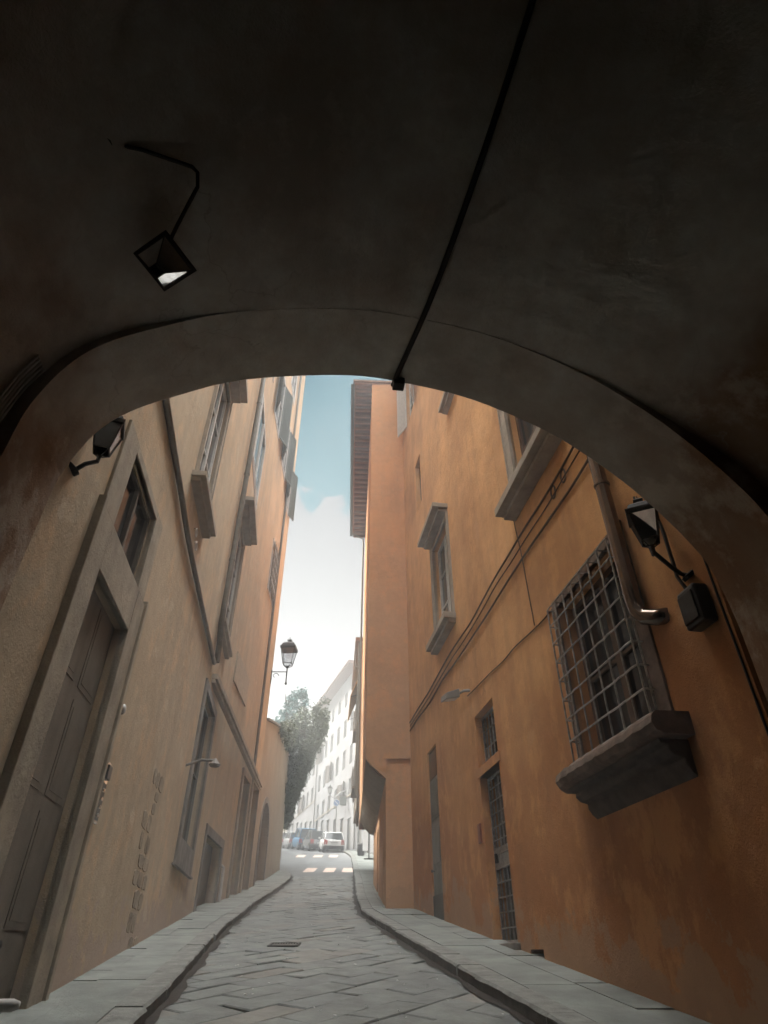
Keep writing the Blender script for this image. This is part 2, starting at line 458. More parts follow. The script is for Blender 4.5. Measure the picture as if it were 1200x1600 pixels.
# ------------------------------------------------------------------ terrain profile and wall lines
def gz(y):
    if y < 15: return .12 * y
    if y < 45: return .12 * y + .0011 * (y - 15) ** 2
    if y < 53: return 6.39 + .19375 * (y - 45)
    return 7.94 + .146 * (y - 53)
def interp(tab, y):
    for (y0, x0), (y1, x1) in zip(tab, tab[1:]):
        if y <= y1 or (y1, x1) == tab[-1]:
            return x0 + (x1 - x0) * (y - y0) / (y1 - y0)
class Wall:
    """a wall line given as (y, x) knots; P(y, z, o) is the point o metres out of its face, towards the street"""
    def __init__(s, tab, side):
        s.tab, s.side = tab, side           # side +1: street lies at +x of the wall
    def P(s, y, z, o=0.0):
        e = 0.05
        x = interp(s.tab, y)
        yc = min(max(y, s.tab[0][0] + e), s.tab[-1][0] - e)
        a, b, dy = interp(s.tab, yc - e), interp(s.tab, yc + e), 2 * e
        t = Vector(((b - a) / dy, 1, 0)).normalized()
        nrm = Vector((t.y, -t.x, 0)) * s.side
        return Vector((x, y, z)) + nrm * o
    def box(s, m, y0, y1, z0, z1, o0, o1):
        P = s.P
        m.hexa([P(y0, z0, o0), P(y1, z0, o0), P(y1, z0, o1), P(y0, z0, o1), P(y0, z1, o0), P(y1, z1, o0), P(y1, z1, o1), P(y0, z1, o1)])
    def face(s, m, y0, y1, z0, z1, holes, depth=0.3, step=0.0, back=7.0):
        """front sheet with real openings and reveals, closed by ends, back and top"""
        ys = {y0, y1} | {k for k, _ in s.tab if y0 < k < y1}
        zs = {z0, z1}
        for h in holes:
            ys |= {h[0], h[1]}; zs |= {h[2], h[3]}
        ys, zs = sorted(v for v in ys if y0 <= v <= y1), sorted(v for v in zs if z0 <= v <= z1)
        for a, b in zip(ys, ys[1:]):
            for c, d in zip(zs, zs[1:]):
                ym, zm = (a + b) / 2, (c + d) / 2
                if any(h[0] < ym < h[1] and h[2] < zm < h[3] for h in holes): continue
                m.quad(s.P(a, c), s.P(b, c), s.P(b, d), s.P(a, d))
        for h in holes:
            a, b, c, d = h[:4]; q = -(h[4] if len(h) > 4 else depth)
            m.quad(s.P(a, c), s.P(a, d), s.P(a, d, q), s.P(a, c, q))
            m.quad(s.P(b, c), s.P(b, d), s.P(b, d, q), s.P(b, c, q))
            m.quad(s.P(a, d), s.P(b, d), s.P(b, d, q), s.P(a, d, q))
            m.quad(s.P(a, c), s.P(b, c), s.P(b, c, q), s.P(a, c, q))
            m.quad(s.P(a, c, q - .1), s.P(b, c, q - .1), s.P(b, d, q - .1), s.P(a, d, q - .1))
        e0, e1 = s.P(y0, 0), s.P(y1, 0)
        bx = Vector((-s.side * back, 0, 0))
        def up(p, z): return Vector((p.x, p.y, z))
        m.quad(up(e0, z0), up(e0 + bx, z0), up(e0 + bx, z1), up(e0, z1))
        m.quad(up(e1, z0), up(e1 + bx, z0), up(e1 + bx, z1), up(e1, z1))
        m.quad(up(e0 + bx, z0), up(e1 + bx, z0), up(e1 + bx, z1), up(e0 + bx, z1))
        tops = [y0] + [k for k, _ in s.tab if y0 < k < y1] + [y1]
        for a, b in zip(tops, tops[1:]):
            pa, pb = s.P(a, z1), s.P(b, z1)
            m.quad(pa, pb, pb + bx, pa + bx)

LEFT = Wall([(3.0, -2.74), (18.7, -4.83), (25, -5.05), (26.7, -5.10)], 1)
GARDEN = Wall([(26.7, -5.10), (38, -5.65), (46, -7.0), (58, -10.2), (74, -15.2), (95, -22.0)], 1)
RIGHT = Wall([(3.0, 3.285), (19.1, .79)], -1)
JETTY_LOW = Wall([(19.1, .05), (29.2, -.44)], -1)
JETTY_UP = Wall([(19.04, -.545), (31.4, -1.16)], -1)
COVE_END = 29.2
REAR_LOW = Wall([(31.4, .25), (39, .15)], -1)
REAR_UP = Wall([(31.4, -1.22), (39, -1.78)], -1)
FAR = Wall([(45, .725), (95, -16.025)], -1)

# ------------------------------------------------------------------ ground, street, pavements
LK = [(-14, 0.8), (-6, -.35), (0, -1.18), (7.3, -2.2), (15.25, -3.3), (22, -3.89), (33, -4.37), (36, -4.75), (38.2, -5.4)]
RK = [(-14, 4.3), (-6, 3.3), (0, 2.45), (7.3, 1.37), (12.7, .43), (19.1, -.6), (24, -.92), (31.7, -1.28), (44, -2.0), (49, -2.34), (51.5, -2.75), (54, -3.15), (57, -4.1), (70, -8.5), (95, -16.9)]
def lane(tab, y): return interp(tab, y)

def strip(m, f0, f1, ys, zoff, nx=1):
    """sheet between two x(y) edges following the ground"""
    rows = []
    for y in ys:
        a, b = f0(y), f1(y)
        rows.append([Vector((a + (b - a) * i / nx, y, gz(y) + zoff)) for i in range(nx + 1)])
    for r, q in zip(rows, rows[1:]):
        for i in range(nx):
            m.quad(r[i], r[i + 1], q[i + 1], q[i])
def frange(a, b, d):
    k = max(1, round((b - a) / d)); return [a + (b - a) * i / k for i in range(k + 1)]

m = MB()
ys = frange(-30, 112, 2.0)
strip(m, lambda y: -58, lambda y: 40, ys, -0.35, 8)
structure(m.build("ground", M['ground']))

m = MB()
strip(m, lambda y: lane(LK, y) - .2, lambda y: lane(RK, y) + .2, frange(-14, 36, 1.0), -0.03, 2)
structure(m.build("road_bed", M['joint']))
m = MB()
FL = lambda y: lane(LK, y) - .2 if y < 36 else (interp(GARDEN.tab, y) - .1 if y > 38 else -5.3)
strip(m, FL, lambda y: lane(RK, y) + .15, frange(35.6, 95, 1.0), 0.0, 3)
structure(m.build("road", M['asphalt']))

# street slabs laid on the diagonal: one continuous worn surface of separate stones
m = MB()
sl, sw = 0.86, 0.43
rot = math.radians(45 + 8)
cr, sr = math.cos(rot), math.sin(rot)
for iu in range(-70, 70):
    for iv in range(-120, 120):
        u0 = iu * sl + (0.5 * sl if iv % 2 else 0) + random.uniform(-.05, .05)
        v0 = iv * sw
        cx, cy = u0 + sl / 2, v0 + sw / 2
        X, Y = cx * cr - cy * sr - 1.0, cx * sr + cy * cr + 14
        if not (-3 < Y < 36.0): continue
        if not (lane(LK, Y) - .35 < X < lane(RK, Y) + .35): continue
        g = random.uniform(.003, .008)
        du, dv = sl - g, sw - g
        h = random.uniform(-.004, .004); tx, ty = random.uniform(-.006, .006), random.uniform(-.010, .010)
        pts = []
        for (a, b) in ((g, g), (du, g), (du, dv), (g, dv)):
            a += random.uniform(-.008, .008); b += random.uniform(-.008, .008)
            lu, lv = u0 + a, v0 + b
            px, py = lu * cr - lv * sr - 1.0, lu * sr + lv * cr + 14
            pts.append((px, py, gz(py) + h + (a / sl - .5) * 2 * tx + (b / sw - .5) * 2 * ty))
        c = Vector((sum(p[0] for p in pts) / 4, sum(p[1] for p in pts) / 4, sum(p[2] for p in pts) / 4))
        top = [Vector(p) + (c - Vector(p)).normalized() * .016 + Vector((0, 0, .003)) for p in pts]
        top2 = [Vector(p) + Vector((0, 0, -.008)) for p in pts]
        bot = [Vector(p) + Vector((0, 0, -.06)) for p in pts]
        vs = top + top2 + bot
        m.cur = random.choice((0, 0, 0, 1, 2))
        fs = [(0, 1, 2, 3)] + [(i, (i + 1) % 4, (i + 1) % 4 + 4, i + 4) for i in range(4)] + [(i + 4, (i + 1) % 4 + 4, (i + 1) % 4 + 8, i + 8) for i in range(4)]
        m.add(vs, fs)
structure(m.build("street_paving", [M['paving'], M['paving_dark'], M['paving_warm']]))

KH = 0.135
def pavement(name, kerbtab, wallf, side, y0, y1):
    # flags between kerb and wall, a row of kerb stones, and a strip with kerb shade and grime in its colour
    m = MB()
    y = y0
    while y < y1:
        L = random.uniform(.7, 1.25)
        yb = min(y + L, y1)
        nrow = 2
        for k in range(nrow):
            g = .006
            def ex(yy, t):
                a = lane(kerbtab, yy) + side * .30
                b = wallf(yy) + side * .25
                return a + (b - a) * t
            t0, t1 = k / nrow, (k + 1) / nrow
            j = random.uniform(-.12, .12) if k else 0
            dz = random.uniform(-.004, .004)
            p = [(ex(y + g + j, t0) + .004, y + g + j), (ex(yb - g + j, t0) + .004, yb - g + j), (ex(yb - g + j, t1) - .004, yb - g + j), (ex(y + g + j, t1) - .004, y + g + j)]
            lo = [Vector((q[0], q[1], gz(q[1]) - .1)) for q in p]; hi = [Vector((q[0], q[1], gz(q[1]) + KH + dz)) for q in p]
            m.hexa(lo + hi)
        y = yb
    structure(m.build(name, M['flag']))
    m = MB()
    strip(m, lambda q: lane(kerbtab, q) + side * .1, lambda q: wallf(q) + side * .3, frange(y0, y1, 1.0), KH - .02, 1)
    structure(m.build("pavement_bed", M['joint']))
    m = MB()
    y = y0
    while y < y1:
        L = random.uniform(.75, 1.5)
        yb = min(y + L, y1)
        j0, j1 = random.uniform(-.022, .022), random.uniform(-.022, .022)
        dz = random.uniform(-.008, .006)
        sub = frange(y + .006, yb - .006, .22)
        rows = []
        for i, q in enumerate(sub):
            f = i / (len(sub) - 1)
            a = lane(kerbtab, q) + (j0 + (j1 - j0) * f) + random.uniform(-.012, .012)
            b = lane(kerbtab, q) + side * .295
            zt = gz(q) + KH + dz
            ch = .022 + random.uniform(-.006, .010)
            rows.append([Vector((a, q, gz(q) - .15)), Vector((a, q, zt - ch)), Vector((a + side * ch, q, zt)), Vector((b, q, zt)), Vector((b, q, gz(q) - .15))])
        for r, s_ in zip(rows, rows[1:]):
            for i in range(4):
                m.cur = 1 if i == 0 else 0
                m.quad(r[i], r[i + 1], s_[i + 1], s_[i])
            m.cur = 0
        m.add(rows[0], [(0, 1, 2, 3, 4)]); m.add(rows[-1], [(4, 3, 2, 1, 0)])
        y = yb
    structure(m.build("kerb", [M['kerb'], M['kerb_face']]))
    m = MB()
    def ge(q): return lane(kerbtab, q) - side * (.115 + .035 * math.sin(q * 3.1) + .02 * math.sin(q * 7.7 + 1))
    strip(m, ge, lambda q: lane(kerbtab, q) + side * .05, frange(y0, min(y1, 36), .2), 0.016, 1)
    structure(m.build("gutter", M['gutter']))  # dark strip carrying kerb shade and grime in its colour
pavement("pavement", LK, lambda y: interp(LEFT.tab, y) if y < 26.7 else interp(GARDEN.tab, y), -1, -3, 37.6)
def rwall(y):
    if y < 19.1: return interp(RIGHT.tab, y)
    if y < 29.2: return interp(JETTY_LOW.tab, y)
    if y < 31.4: return .3
    if y < 39: return interp(REAR_LOW.tab, y)
    if y < 46.5: return 3.0
    return interp(FAR.tab, y)
pavement("pavement", RK, rwall, 1, -3, 94)

# drain grate in the roadway, and pale scraps lying on the slabs
gx, gy = -1.72, 12.9
dg = thing("drain_grate", "square iron drain grate let into the left side of the roadway", "drain grate", (gx, gy, gz(gy)))
m = MB()
def dgp(a, b, h): return Vector((gx + a, gy + b, gz(gy + b) + .012 + h))
def dgb(a0, a1, b0, b1, h0, h1): m.hexa([dgp(a0, b0, h0), dgp(a1, b0, h0), dgp(a1, b1, h0), dgp(a0, b1, h0), dgp(a0, b0, h1), dgp(a1, b0, h1), dgp(a1, b1, h1), dgp(a0, b1, h1)])
dgb(-.26, .26, -.22, -.18, -.05, .014); dgb(-.26, .26, .18, .22, -.05, .014); dgb(-.26, -.22, -.18, .18, -.05, .013); dgb(.22, .26, -.18, .18, -.05, .013)
m.build("frame", M['iron'], dg)
m = MB()
for k in range(9): dgb(-.2 + k * .046, -.18 + k * .046, -.18, .18, -.03, .010)
m.build("bars", M['pipe_grey'], dg)
m = MB()
for k in range(60):
    yy = random.uniform(7.0, 17); xx = random.uniform(lane(LK, yy) + .15, lane(RK, yy) - .15); r = random.uniform(.010, .026); a = random.uniform(0, 6.28)
    q = [Vector((xx + r * math.cos(a + t) * (1 if i % 2 else .6), yy + r * math.sin(a + t), gz(yy) + .022 + random.uniform(0, .012))) for i, t in enumerate((0, 1.5, 3.1, 4.6))]
    m.prism(q, (0, 0, .003))
stuff(m.build("litter", M['sign_white']))

# zebra crossings
m = MB()
for (ya, yb, xs) in ((38.3, 41.2, (-4.45, -3.35, -2.32)), (49.2, 51.0, (-6.3, -5.05, -3.95))):
    for x in xs:
        ysub = frange(ya, yb, .5)
        strip(m, lambda y: x - .0 - .02 * (y - ya), lambda y: x + .62 - .02 * (y - ya), ysub, .006, 1)
structure(m.build("zebra_crossing", M['paint']))

# ------------------------------------------------------------------ the archway the camera stands in
AD = Vector((-.14, 1, 0)).normalized()        # along the street
AT = Vector((1, .14, 0)).normalized()         # across it
AO = Vector((0, 4.3, 0))
def AP(t, d, z): return AO + AT * t + AD * d + Vector((0, 0, z))
def smooth_curve(pts, k=6):
    out = []
    for i in range(len(pts) - 1):
        p0, p1, p2, p3 = pts[max(i - 1, 0)], pts[i], pts[i + 1], pts[min(i + 2, len(pts) - 1)]
        for j in range(k):
            t = j / k
            out.append(tuple(.5 * ((2 * p1[c]) + (-p0[c] + p2[c]) * t + (2 * p0[c] - 5 * p1[c] + 4 * p2[c] - p3[c]) * t * t + (-p0[c] + 3 * p1[c] - 3 * p2[c] + p3[c]) * t ** 3) for c in range(len(p1))))
    out.append(pts[-1])
    return out
ring = smooth_curve([(-2.75, 4.2), (-2.73, 4.62), (-2.60, 5.08), (-2.40, 5.38), (-2.06, 5.64), (-1.41, 6.0), (-.4, 6.23), (.27, 6.2), (.94, 6.06), (1.66, 5.72), (2.12, 5.36), (2.5, 4.96), (2.84, 4.46), (2.98, 4.1), (3.03, 3.6)], 5)
ring = [(-2.76, -1.5), (-2.76, 3.6)] + ring + [(3.04, -1.5)]
vault = smooth_curve([(-2.90, 4.1), (-2.83, 4.68), (-2.66, 5.16), (-2.42, 5.47), (-2.09, 5.69), (-1.41, 6.005), (-.4, 6.234), (.27, 6.205), (.94, 6.067), (1.66, 5.74), (2.15, 5.41), (2.6, 5.03), (3.0, 4.6), (3.14, 4.2)], 4)
vault = [(-2.90, -3.5)] + vault + [(3.14, -3.5)]
def vrise(z, d):
    """rise added to the vault: turns it from the light, darker towards the back"""
    s_ = min(max(0.0, RD - d), 3.2)
    return z + .21 * s_ ** 1.6 * max(0.0, min(1.0, (z - 4.1) / 1.6))
RD = -.8
arch = thing("archway", "dark plastered passage with low arch opening onto the street", "archway", AP(0, 0, gz(4.3)))
m = MB()
RD = -.8
for (a, b) in zip(ring, ring[1:]):
    if min(a[1], b[1]) < 3.55: continue
    m.quad(AP(a[0], 0, a[1]), AP(b[0], 0, b[1]), AP(b[0], RD, b[1]), AP(a[0], RD, a[1]))
    # front face over and beside the opening, back face of the ring
    def outp(p): 
        return (-8.0 if p[0] < 0 else 8.0, p[1]) if p[1] < 3.65 else (p[0] * 2.6, 14.0)
for (a, b) in zip(ring, ring[1:]):
    for d in (0, RD):
        if a[1] < 3.65 and b[1] < 3.65:
            s_ = -8.0 if a[0] < 0 else 8.0
            m.quad(AP(a[0], d, a[1]), AP(b[0], d, b[1]), AP(s_, d, b[1]), AP(s_, d, a[1]))
        else:
            m.quad(AP(a[0], d, a[1]), AP(b[0], d, b[1]), AP(b[0], d, 14.0), AP(a[0], d, 14.0))
for d in (0, RD):
    m.quad(AP(-8, d, 3.6), AP(-2.76, d, 3.6), AP(-2.76, d, 14.0), AP(-8, d, 14.0))
    m.quad(AP(3.03, d, 3.6), AP(8, d, 3.6), AP(8, d, 14.0), AP(3.03, d, 14.0))
m.quad(AP(-8, 0, 14.0), AP(8, 0, 14.0), AP(8, -16, 14.0), AP(-8, -16, 14.0))  # unseen block top, height chosen to dim the walls beside the arch
m.quad(AP(-8, 0, -2), AP(-8, -16, -2), AP(-8, -16, 14.0), AP(-8, 0, 14.0))
m.quad(AP(8, 0, -2), AP(8, -16, -2), AP(8, -16, 14.0), AP(8, 0, 14.0))
m.build("arch_ring", M['plaster_passage'], arch)
for k, x in enumerate((-2.76, 3.03)):
    m = MB(); m.quad(AP(x, 0, -1.5), AP(x, RD, -1.5), AP(x, RD, 3.6), AP(x, 0, 3.6)); m.build("jamb", M['plaster_passage'], arch)
for x in (-2.90, 3.14):
    m = MB(); m.quad(AP(x, RD, -3.5), AP(x, -16, -3.5), AP(x, -16, 4.15), AP(x, RD, 4.15)); m.build("passage_wall", M['plaster_passage_dark'], arch)
m = MB()
for (a, b) in zip(vault, vault[1:]):
    if min(a[1], b[1]) < 4: continue
    ds = [RD - .002] + [RD - .3 * k for k in range(1, 16)] + [-8, -16]
    for d0, d1 in zip(ds, ds[1:]):
        m.quad(AP(a[0], d0, vrise(a[1], d0)), AP(b[0], d0, vrise(b[1], d0)), AP(b[0], d1, vrise(b[1], d1)), AP(a[0], d1, vrise(a[1], d1)))
m.quad(AP(-8, -15.9, -4), AP(8, -15.9, -4), AP(8, -15.9, 14.0), AP(-8, -15.9, 14.0))  # unseen end wall added to keep light out from behind
m.build("vault", M['plaster_passage'], arch, smooth=False)

# ------------------------------------------------------------------ windows and doors on the walls
def window(root, W, y0, y1, z0, z1, depth=.22, frame='frame_white', glass='glass', fw=.06, mull=1, transoms=0, surround=None, sw=.14, so=.03, sill=None, hood=None, casing=0.0, label=None):
    """frame (> pane) at the back of the opening, with optional stone surround, sill and hood as parts"""
    m = MB(); d = -depth
    W.box(m, y0, y0 + fw, z0, z1, d - .03, d + .04); W.box(m, y1 - fw, y1, z0, z1, d - .03, d + .04)
    W.box(m, y0 + fw, y1 - fw, z0, z0 + fw, d - .03, d + .037); W.box(m, y0 + fw, y1 - fw, z1 - fw, z1, d - .03, d + .037)
    for i in range(mull):
        c = y0 + (y1 - y0) * (i + 1) / (mull + 1)
        W.box(m, c - fw * .6, c + fw * .6, z0 + fw, z1 - fw, d - .025, d + .045)
    for i in range(transoms):
        c = z0 + (z1 - z0) * (i + 1) / (transoms + 1)
        W.box(m, y0 + fw, y1 - fw, c - .02, c + .02, d - .02, d + .02)
    f = m.build("window", M[frame], root, label=label)
    m = MB(); W.box(m, y0 + .01, y1 - .01, z0 + .01, z1 - .01, d - .06, d - .01)
    m.build("pane", M[glass], f)
    if casing:
        m = MB(); c = casing
        W.box(m, y0 - c, y0, z0 - c, z1 + c, -.02, .025); W.box(m, y1, y1 + c, z0 - c, z1 + c, -.02, .025)
        W.box(m, y0, y1, z0 - c, z0, -.02, .022); W.box(m, y0, y1, z1, z1 + c, -.02, .022)
        m.build("casing", M[frame], f)
    if surround:
        m = MB()
        W.box(m, y0 - sw, y0, z0, z1 + sw, -.05, so); W.box(m, y1, y1 + sw, z0, z1 + sw, -.05, so)
        W.box(m, y0, y1, z1, z1 + sw, -.05, so - .002)
        W.box(m, y0 - sw - .04, y0 - sw, z0, z1 + sw + .04, -.05, so + .02)
        W.box(m, y1 + sw, y1 + sw + .04, z0, z1 + sw + .04, -.05, so + .02)
        m.build("surround", M[surround], f)
    if sill:
        e, o, t = sill
        m = MB(); W.box(m, y0 - e, y1 + e, z0 - t, z0 - .003, -.06, o); W.box(m, y0 - e + .05, y1 + e - .05, z0 - t - .09, z0 - t, -.06, o * .62)
        m.build("sill", M[surround or 'stone_light'], f, bevel=.012)
    if hood:
        e, o, t, gap = hood
        m = MB(); W.box(m, y0 - e, y1 + e, z1 + gap + .1, z1 + gap + .1 + t, -.06, o); W.box(m, y0 - e + .07, y1 + e - .07, z1 + gap, z1 + gap + .1, -.06, o * .6)
        m.build("hood", M[surround or 'stone_light'], f, bevel=.012)
    return f
def shutters(f, W, y0, y1, z0, z1, material, open_=.1, both=True):
    """a pair of louvred leaves, folded out from the jambs"""
    w = (y1 - y0) / 2
    for k, (hy, s_) in enumerate(((y0, -1), (y1, 1))):
        m = MB()
        P = lambda a, z, o: W.P(hy + s_ * a * math.cos(open_), z, .02 + a * math.sin(open_) + o)
        def bx(a0, a1, za, zb, o0, o1):
            m.hexa([P(a0, za, o0), P(a1, za, o0), P(a1, za, o1), P(a0, za, o1), P(a0, zb, o0), P(a1, zb, o0), P(a1, zb, o1), P(a0, zb, o1)])
        bx(0, .07, z0, z1, 0, .04); bx(w - .07, w, z0, z1, 0, .04)
        bx(.07, w - .07, z0, z0 + .09, 0, .04); bx(.07, w - .07, z1 - .09, z1, 0, .04)
        zc = z0 + .09
        while zc < z1 - .12:
            bx(.07, w - .07, zc, zc + .045, .008, .032); zc += .07
        m.build("shutter", M[material], f)
def door_leaf(root, W, y0, y1, z0, z1, depth, material, panels=3, split=True, handle=True, label=None, relief=1.0):
    m = MB(); d = -depth
    W.box(m, y0 + .005, y1 - .005, z0, z1, d - .06, d)
    cols = 2 if split else 1
    cw = (y1 - y0) / cols
    for c in range(cols):
        for p in range(panels):
            za = z0 + (z1 - z0) * p / panels + .09; zb = z0 + (z1 - z0) * (p + 1) / panels - .05
            a, b = y0 + c * cw + .09, y0 + (c + 1) * cw - .09
            W.box(m, a, b, za, zb, d, d + .018 * relief); W.box(m, a + .06, b - .06, za + .06, zb - .06, d + .018 * relief, d + .032 * relief)
    o = m.build("door", M[material], root, label=label)
    if handle:
        m = MB(); hy = y0 + (y1 - y0) * (.46 if split else .88)
        m.lathe(W.P(hy, z0 + 1.05, d), [(.018, 0), (.018, .04), (.035, .05), (.035, .075), (.01, .085)], 12, W.P(hy, 1, 1) - W.P(hy, 1, 0))
        m.build("handle", M['iron'], o)
    return o

# ------------------------------------------------------------------ left building
lb = thing("left_building", "tall grey beige plastered house with stone portal and white framed windows", "building", (LEFT.P(12, gz(12))))
HL = [
    (5.6, 7.1, .3, 4.72, .14), (5.65, 7.08, 5.3, 6.42, .14),                 # portal and the light over it
    (8.72, 10.1, 8.5, 12.0, .15), (14.5, 16.2, 8.45, 11.9, .13),               # first floor
    (14.1, 16.1, 3.4, 6.5, .2),                                              # low window
    (18.3, 20.8, 1.6, 4.07, .3), (22.75, 24.1, 2.2, 6.6, .22), (25.0, 26.4, 2.6, 6.85, .22),
    (15.25, 17.95, 14.85, 17.75, .06), (10.4, 12.0, 15.2, 18.2, .22),
    (19.1, 20.7, 20.9, 24.3, .07), (22.2, 23.6, 20.8, 24.0, .07), (24.7, 25.9, 20.2, 23.2, .07),
    (22.9, 24.5, 14.2, 16.6, .2), (19.3, 20.7, 26.4, 29.2, .07), (22.2, 23.6, 26.2, 29.0, .07), (15.3, 17.2, 20.9, 24.2, .07),
]
LTOP = 33.6
m = MB(); LEFT.face(m, 3.98, 13.4, -1.5, 20.0, [h for h in HL if h[1] < 13.4]); LEFT.face(m, 13.4, 26.7, -1.5, LTOP, [h for h in HL if h[0] > 13.4])  # unseen near part kept low to let more light into the street
m.build("wall", M['plaster_left'], lb)
m = MB(); LEFT.box(m, 3.98, 13.3, 20.002, 20.2, -7.2, .6); m.build("eave", M['wood_soffit'], lb)
m = MB(); LEFT.box(m, 13.3, 26.9, LTOP + .002, LTOP + .22, -7.2, .75); LEFT.box(m, 13.3, 26.8, LTOP + .22, LTOP + .32, -7.2, .95)
m.build("eave", M['wood_soffit'], lb)
# stone portal
m = MB()
LEFT.box(m, 5.18, 5.6, .2, 5.28, -.05, .05); LEFT.box(m, 7.1, 7.5, .2, 5.28, -.05, .05); LEFT.box(m, 5.6, 7.1, 4.72, 5.298, -.05, .047)
LEFT.box(m, 5.10, 5.18, .2, 5.34, -.05, .085); LEFT.box(m, 7.5, 7.58, .2, 5.34, -.05, .085)
LEFT.box(m, 5.2, 5.65, 5.3, 6.55, -.05, .035); LEFT.box(m, 7.08, 7.45, 5.3, 6.55, -.05, .035); LEFT.box(m, 5.65, 7.08, 6.42, 6.55, -.05, .032)
m.build("portal", M['stone_portal'], lb, bevel=.01)
door_leaf(lb, LEFT, 5.6, 7.1, .4, 4.72, .12, 'door_hazed', 4, True, relief=.35)
window(lb, LEFT, 5.65, 7.08, 5.3, 6.42, .10, 'door_dark', 'glass', .05, 1)
window(lb, LEFT, 8.72, 10.1, 8.5, 12.0, .08, 'frame_white', 'glass_grey', .07, 1, 2, 'stone_light', .12, .05, (.3, .26, .12), (.35, .38, .14, .28))
window(lb, LEFT, 14.5, 16.2, 8.45, 11.9, .06, 'frame_white', 'glass_grey', .07, 1, 2, 'stone_light', .14, .05, (.3, .2, .12), (.35, .42, .14, .22))
window(lb, LEFT, 14.1, 16.1, 3.4, 6.5, .17, 'door_grey', 'glass', .06, 1, 1, None)
m = MB(); LEFT.box(m, 13.85, 14.1, 2.9, 6.7, -.05, .05); LEFT.box(m, 16.1, 16.35, 2.9, 6.7, -.05, .05); LEFT.box(m, 14.1, 16.1, 2.9, 3.4, -.05, .048); LEFT.box(m, 14.1, 16.1, 6.5, 6.7, -.05, .048); LEFT.box(m, 13.7, 16.5, 2.86, 2.9, -.05, .08)
m.build("window_surround", M['stone'], lb, bevel=.008)
door_leaf(lb, LEFT, 18.3, 20.8, 1.6, 4.07, .26, 'door_dark', 2, True, label="low wide cellar door of dark wood")
m = MB(); LEFT.box(m, 18.05, 18.3, 1.8, 4.3, -.05, .04); LEFT.box(m, 20.8, 21.0, 1.8, 4.3, -.05, .04); LEFT.box(m, 18.3, 20.8, 4.07, 4.3, -.05, .038)
m.build("door_surround", M['stone'], lb, bevel=.008)
for (a, b, z0, z1) in ((22.75, 24.1, 2.4, 6.6), (25.0, 26.4, 2.8, 6.85)):
    door_leaf(lb, LEFT, a, b, z0, z1, .18, 'door_grey', 4, True)
    m = MB(); LEFT.box(m, a - .22, a, z0 - .2, z1 + .2, -.05, .07); LEFT.box(m, b, b + .18, z0 - .2, z1 + .2, -.05, .07); LEFT.box(m, a, b, z1, z1 + .2, -.05, .068)
    m.build("door_surround", M['stone_light'], lb, bevel=.008)
window(lb, LEFT, 15.25, 17.95, 14.85, 17.75, .0, 'frame_white', 'glass', .11, 1, 0, None, casing=.16)
window(lb, LEFT, 10.4, 12.0, 15.2, 18.2, .18, 'frame_white', 'glass', .08, 1, 1, None, casing=.1)
for (a, b, z0, z1) in ((19.1, 20.7, 20.9, 24.3), (22.2, 23.6, 20.8, 24.0), (24.7, 25.9, 20.2, 23.2), (19.3, 20.7, 26.4, 29.2), (22.2, 23.6, 26.2, 29.0), (15.3, 17.2, 20.9, 24.2)):
    f = window(lb, LEFT, a, b, z0, z1, .01, 'frame_white', 'glass', .1, 1, 1, None, casing=.12)
    if z0 < 21.5 and a > 16: shutters(f, LEFT, a, b, z0, z1, 'shutter_green', .35)
f = window(lb, LEFT, 22.9, 24.5, 14.2, 16.6, .14, 'frame_white', 'glass', .07, 1, 1, None, casing=.08)
m = MB()
for i in range(7):
    c = 22.95 + 1.5 * i / 6; m.tube([LEFT.P(c, 14.2, .1), LEFT.P(c, 16.6, .1)], .016, 6)
for i in range(5):
    c = 14.4 + 2.0 * i / 4; m.tube([LEFT.P(22.9, c, .1), LEFT.P(24.5, c, .1)], .016, 6)
    if i < 4:
        for k in range(6):
            cy = 23.075 + .25 * k
            m.lathe(LEFT.P(cy, c + .25, .1) , [(.075, -.012), (.09, -.012), (.09, .012), (.075, .012)], 10, LEFT.P(cy, 1, 1) - LEFT.P(cy, 1, 0))
m.build("grille", M['grille'], f)
# upper storeys stand a hand's breadth proud beyond the downpipe: the ledge is a shallow string course
m = MB(); LEFT.box(m, 14.75, 26.7, 7.02, 7.16, -.05, .14); LEFT.box(m, 14.75, 26.7, 6.92, 7.02, -.05, .08)
m.build("string_course", M['stone_light'], lb, bevel=.012)
# exposed stones where two old houses were joined
m = MB()
z = 1.25
nd = (LEFT.P(11, 1, 1) - LEFT.P(11, 1, 0))
while z < 3.9:
    h = random.uniform(.16, .30)
    c = 11.25 + (z - 1.4) * -.25 + random.uniform(-.15, .15)
    half = random.uniform(.30, .62) * (1 - abs(z - 2.3) / 3.2)
    a = c - half
    while a < c + half:
        w = random.uniform(.2, .42); nn = 12; poly = []
        if random.random() < .3:
            a += w; continue
        for k in range(nn):
            t = 2 * math.pi * k / nn; r = 1 + random.uniform(-.12, .07)
            poly.append(LEFT.P(a + w / 2 + w * .49 * r * math.copysign(abs(math.cos(t)) ** .5, math.cos(t)), z + h / 2 + h * .47 * r * math.copysign(abs(math.sin(t)) ** .5, math.sin(t)), -.03))
        m.prism(poly, nd * random.uniform(.034, .042)); a += w + .015
    z += h + .012
stuff(m.build("exposed_stones", M['stone_rough'], lb, bevel=.008))
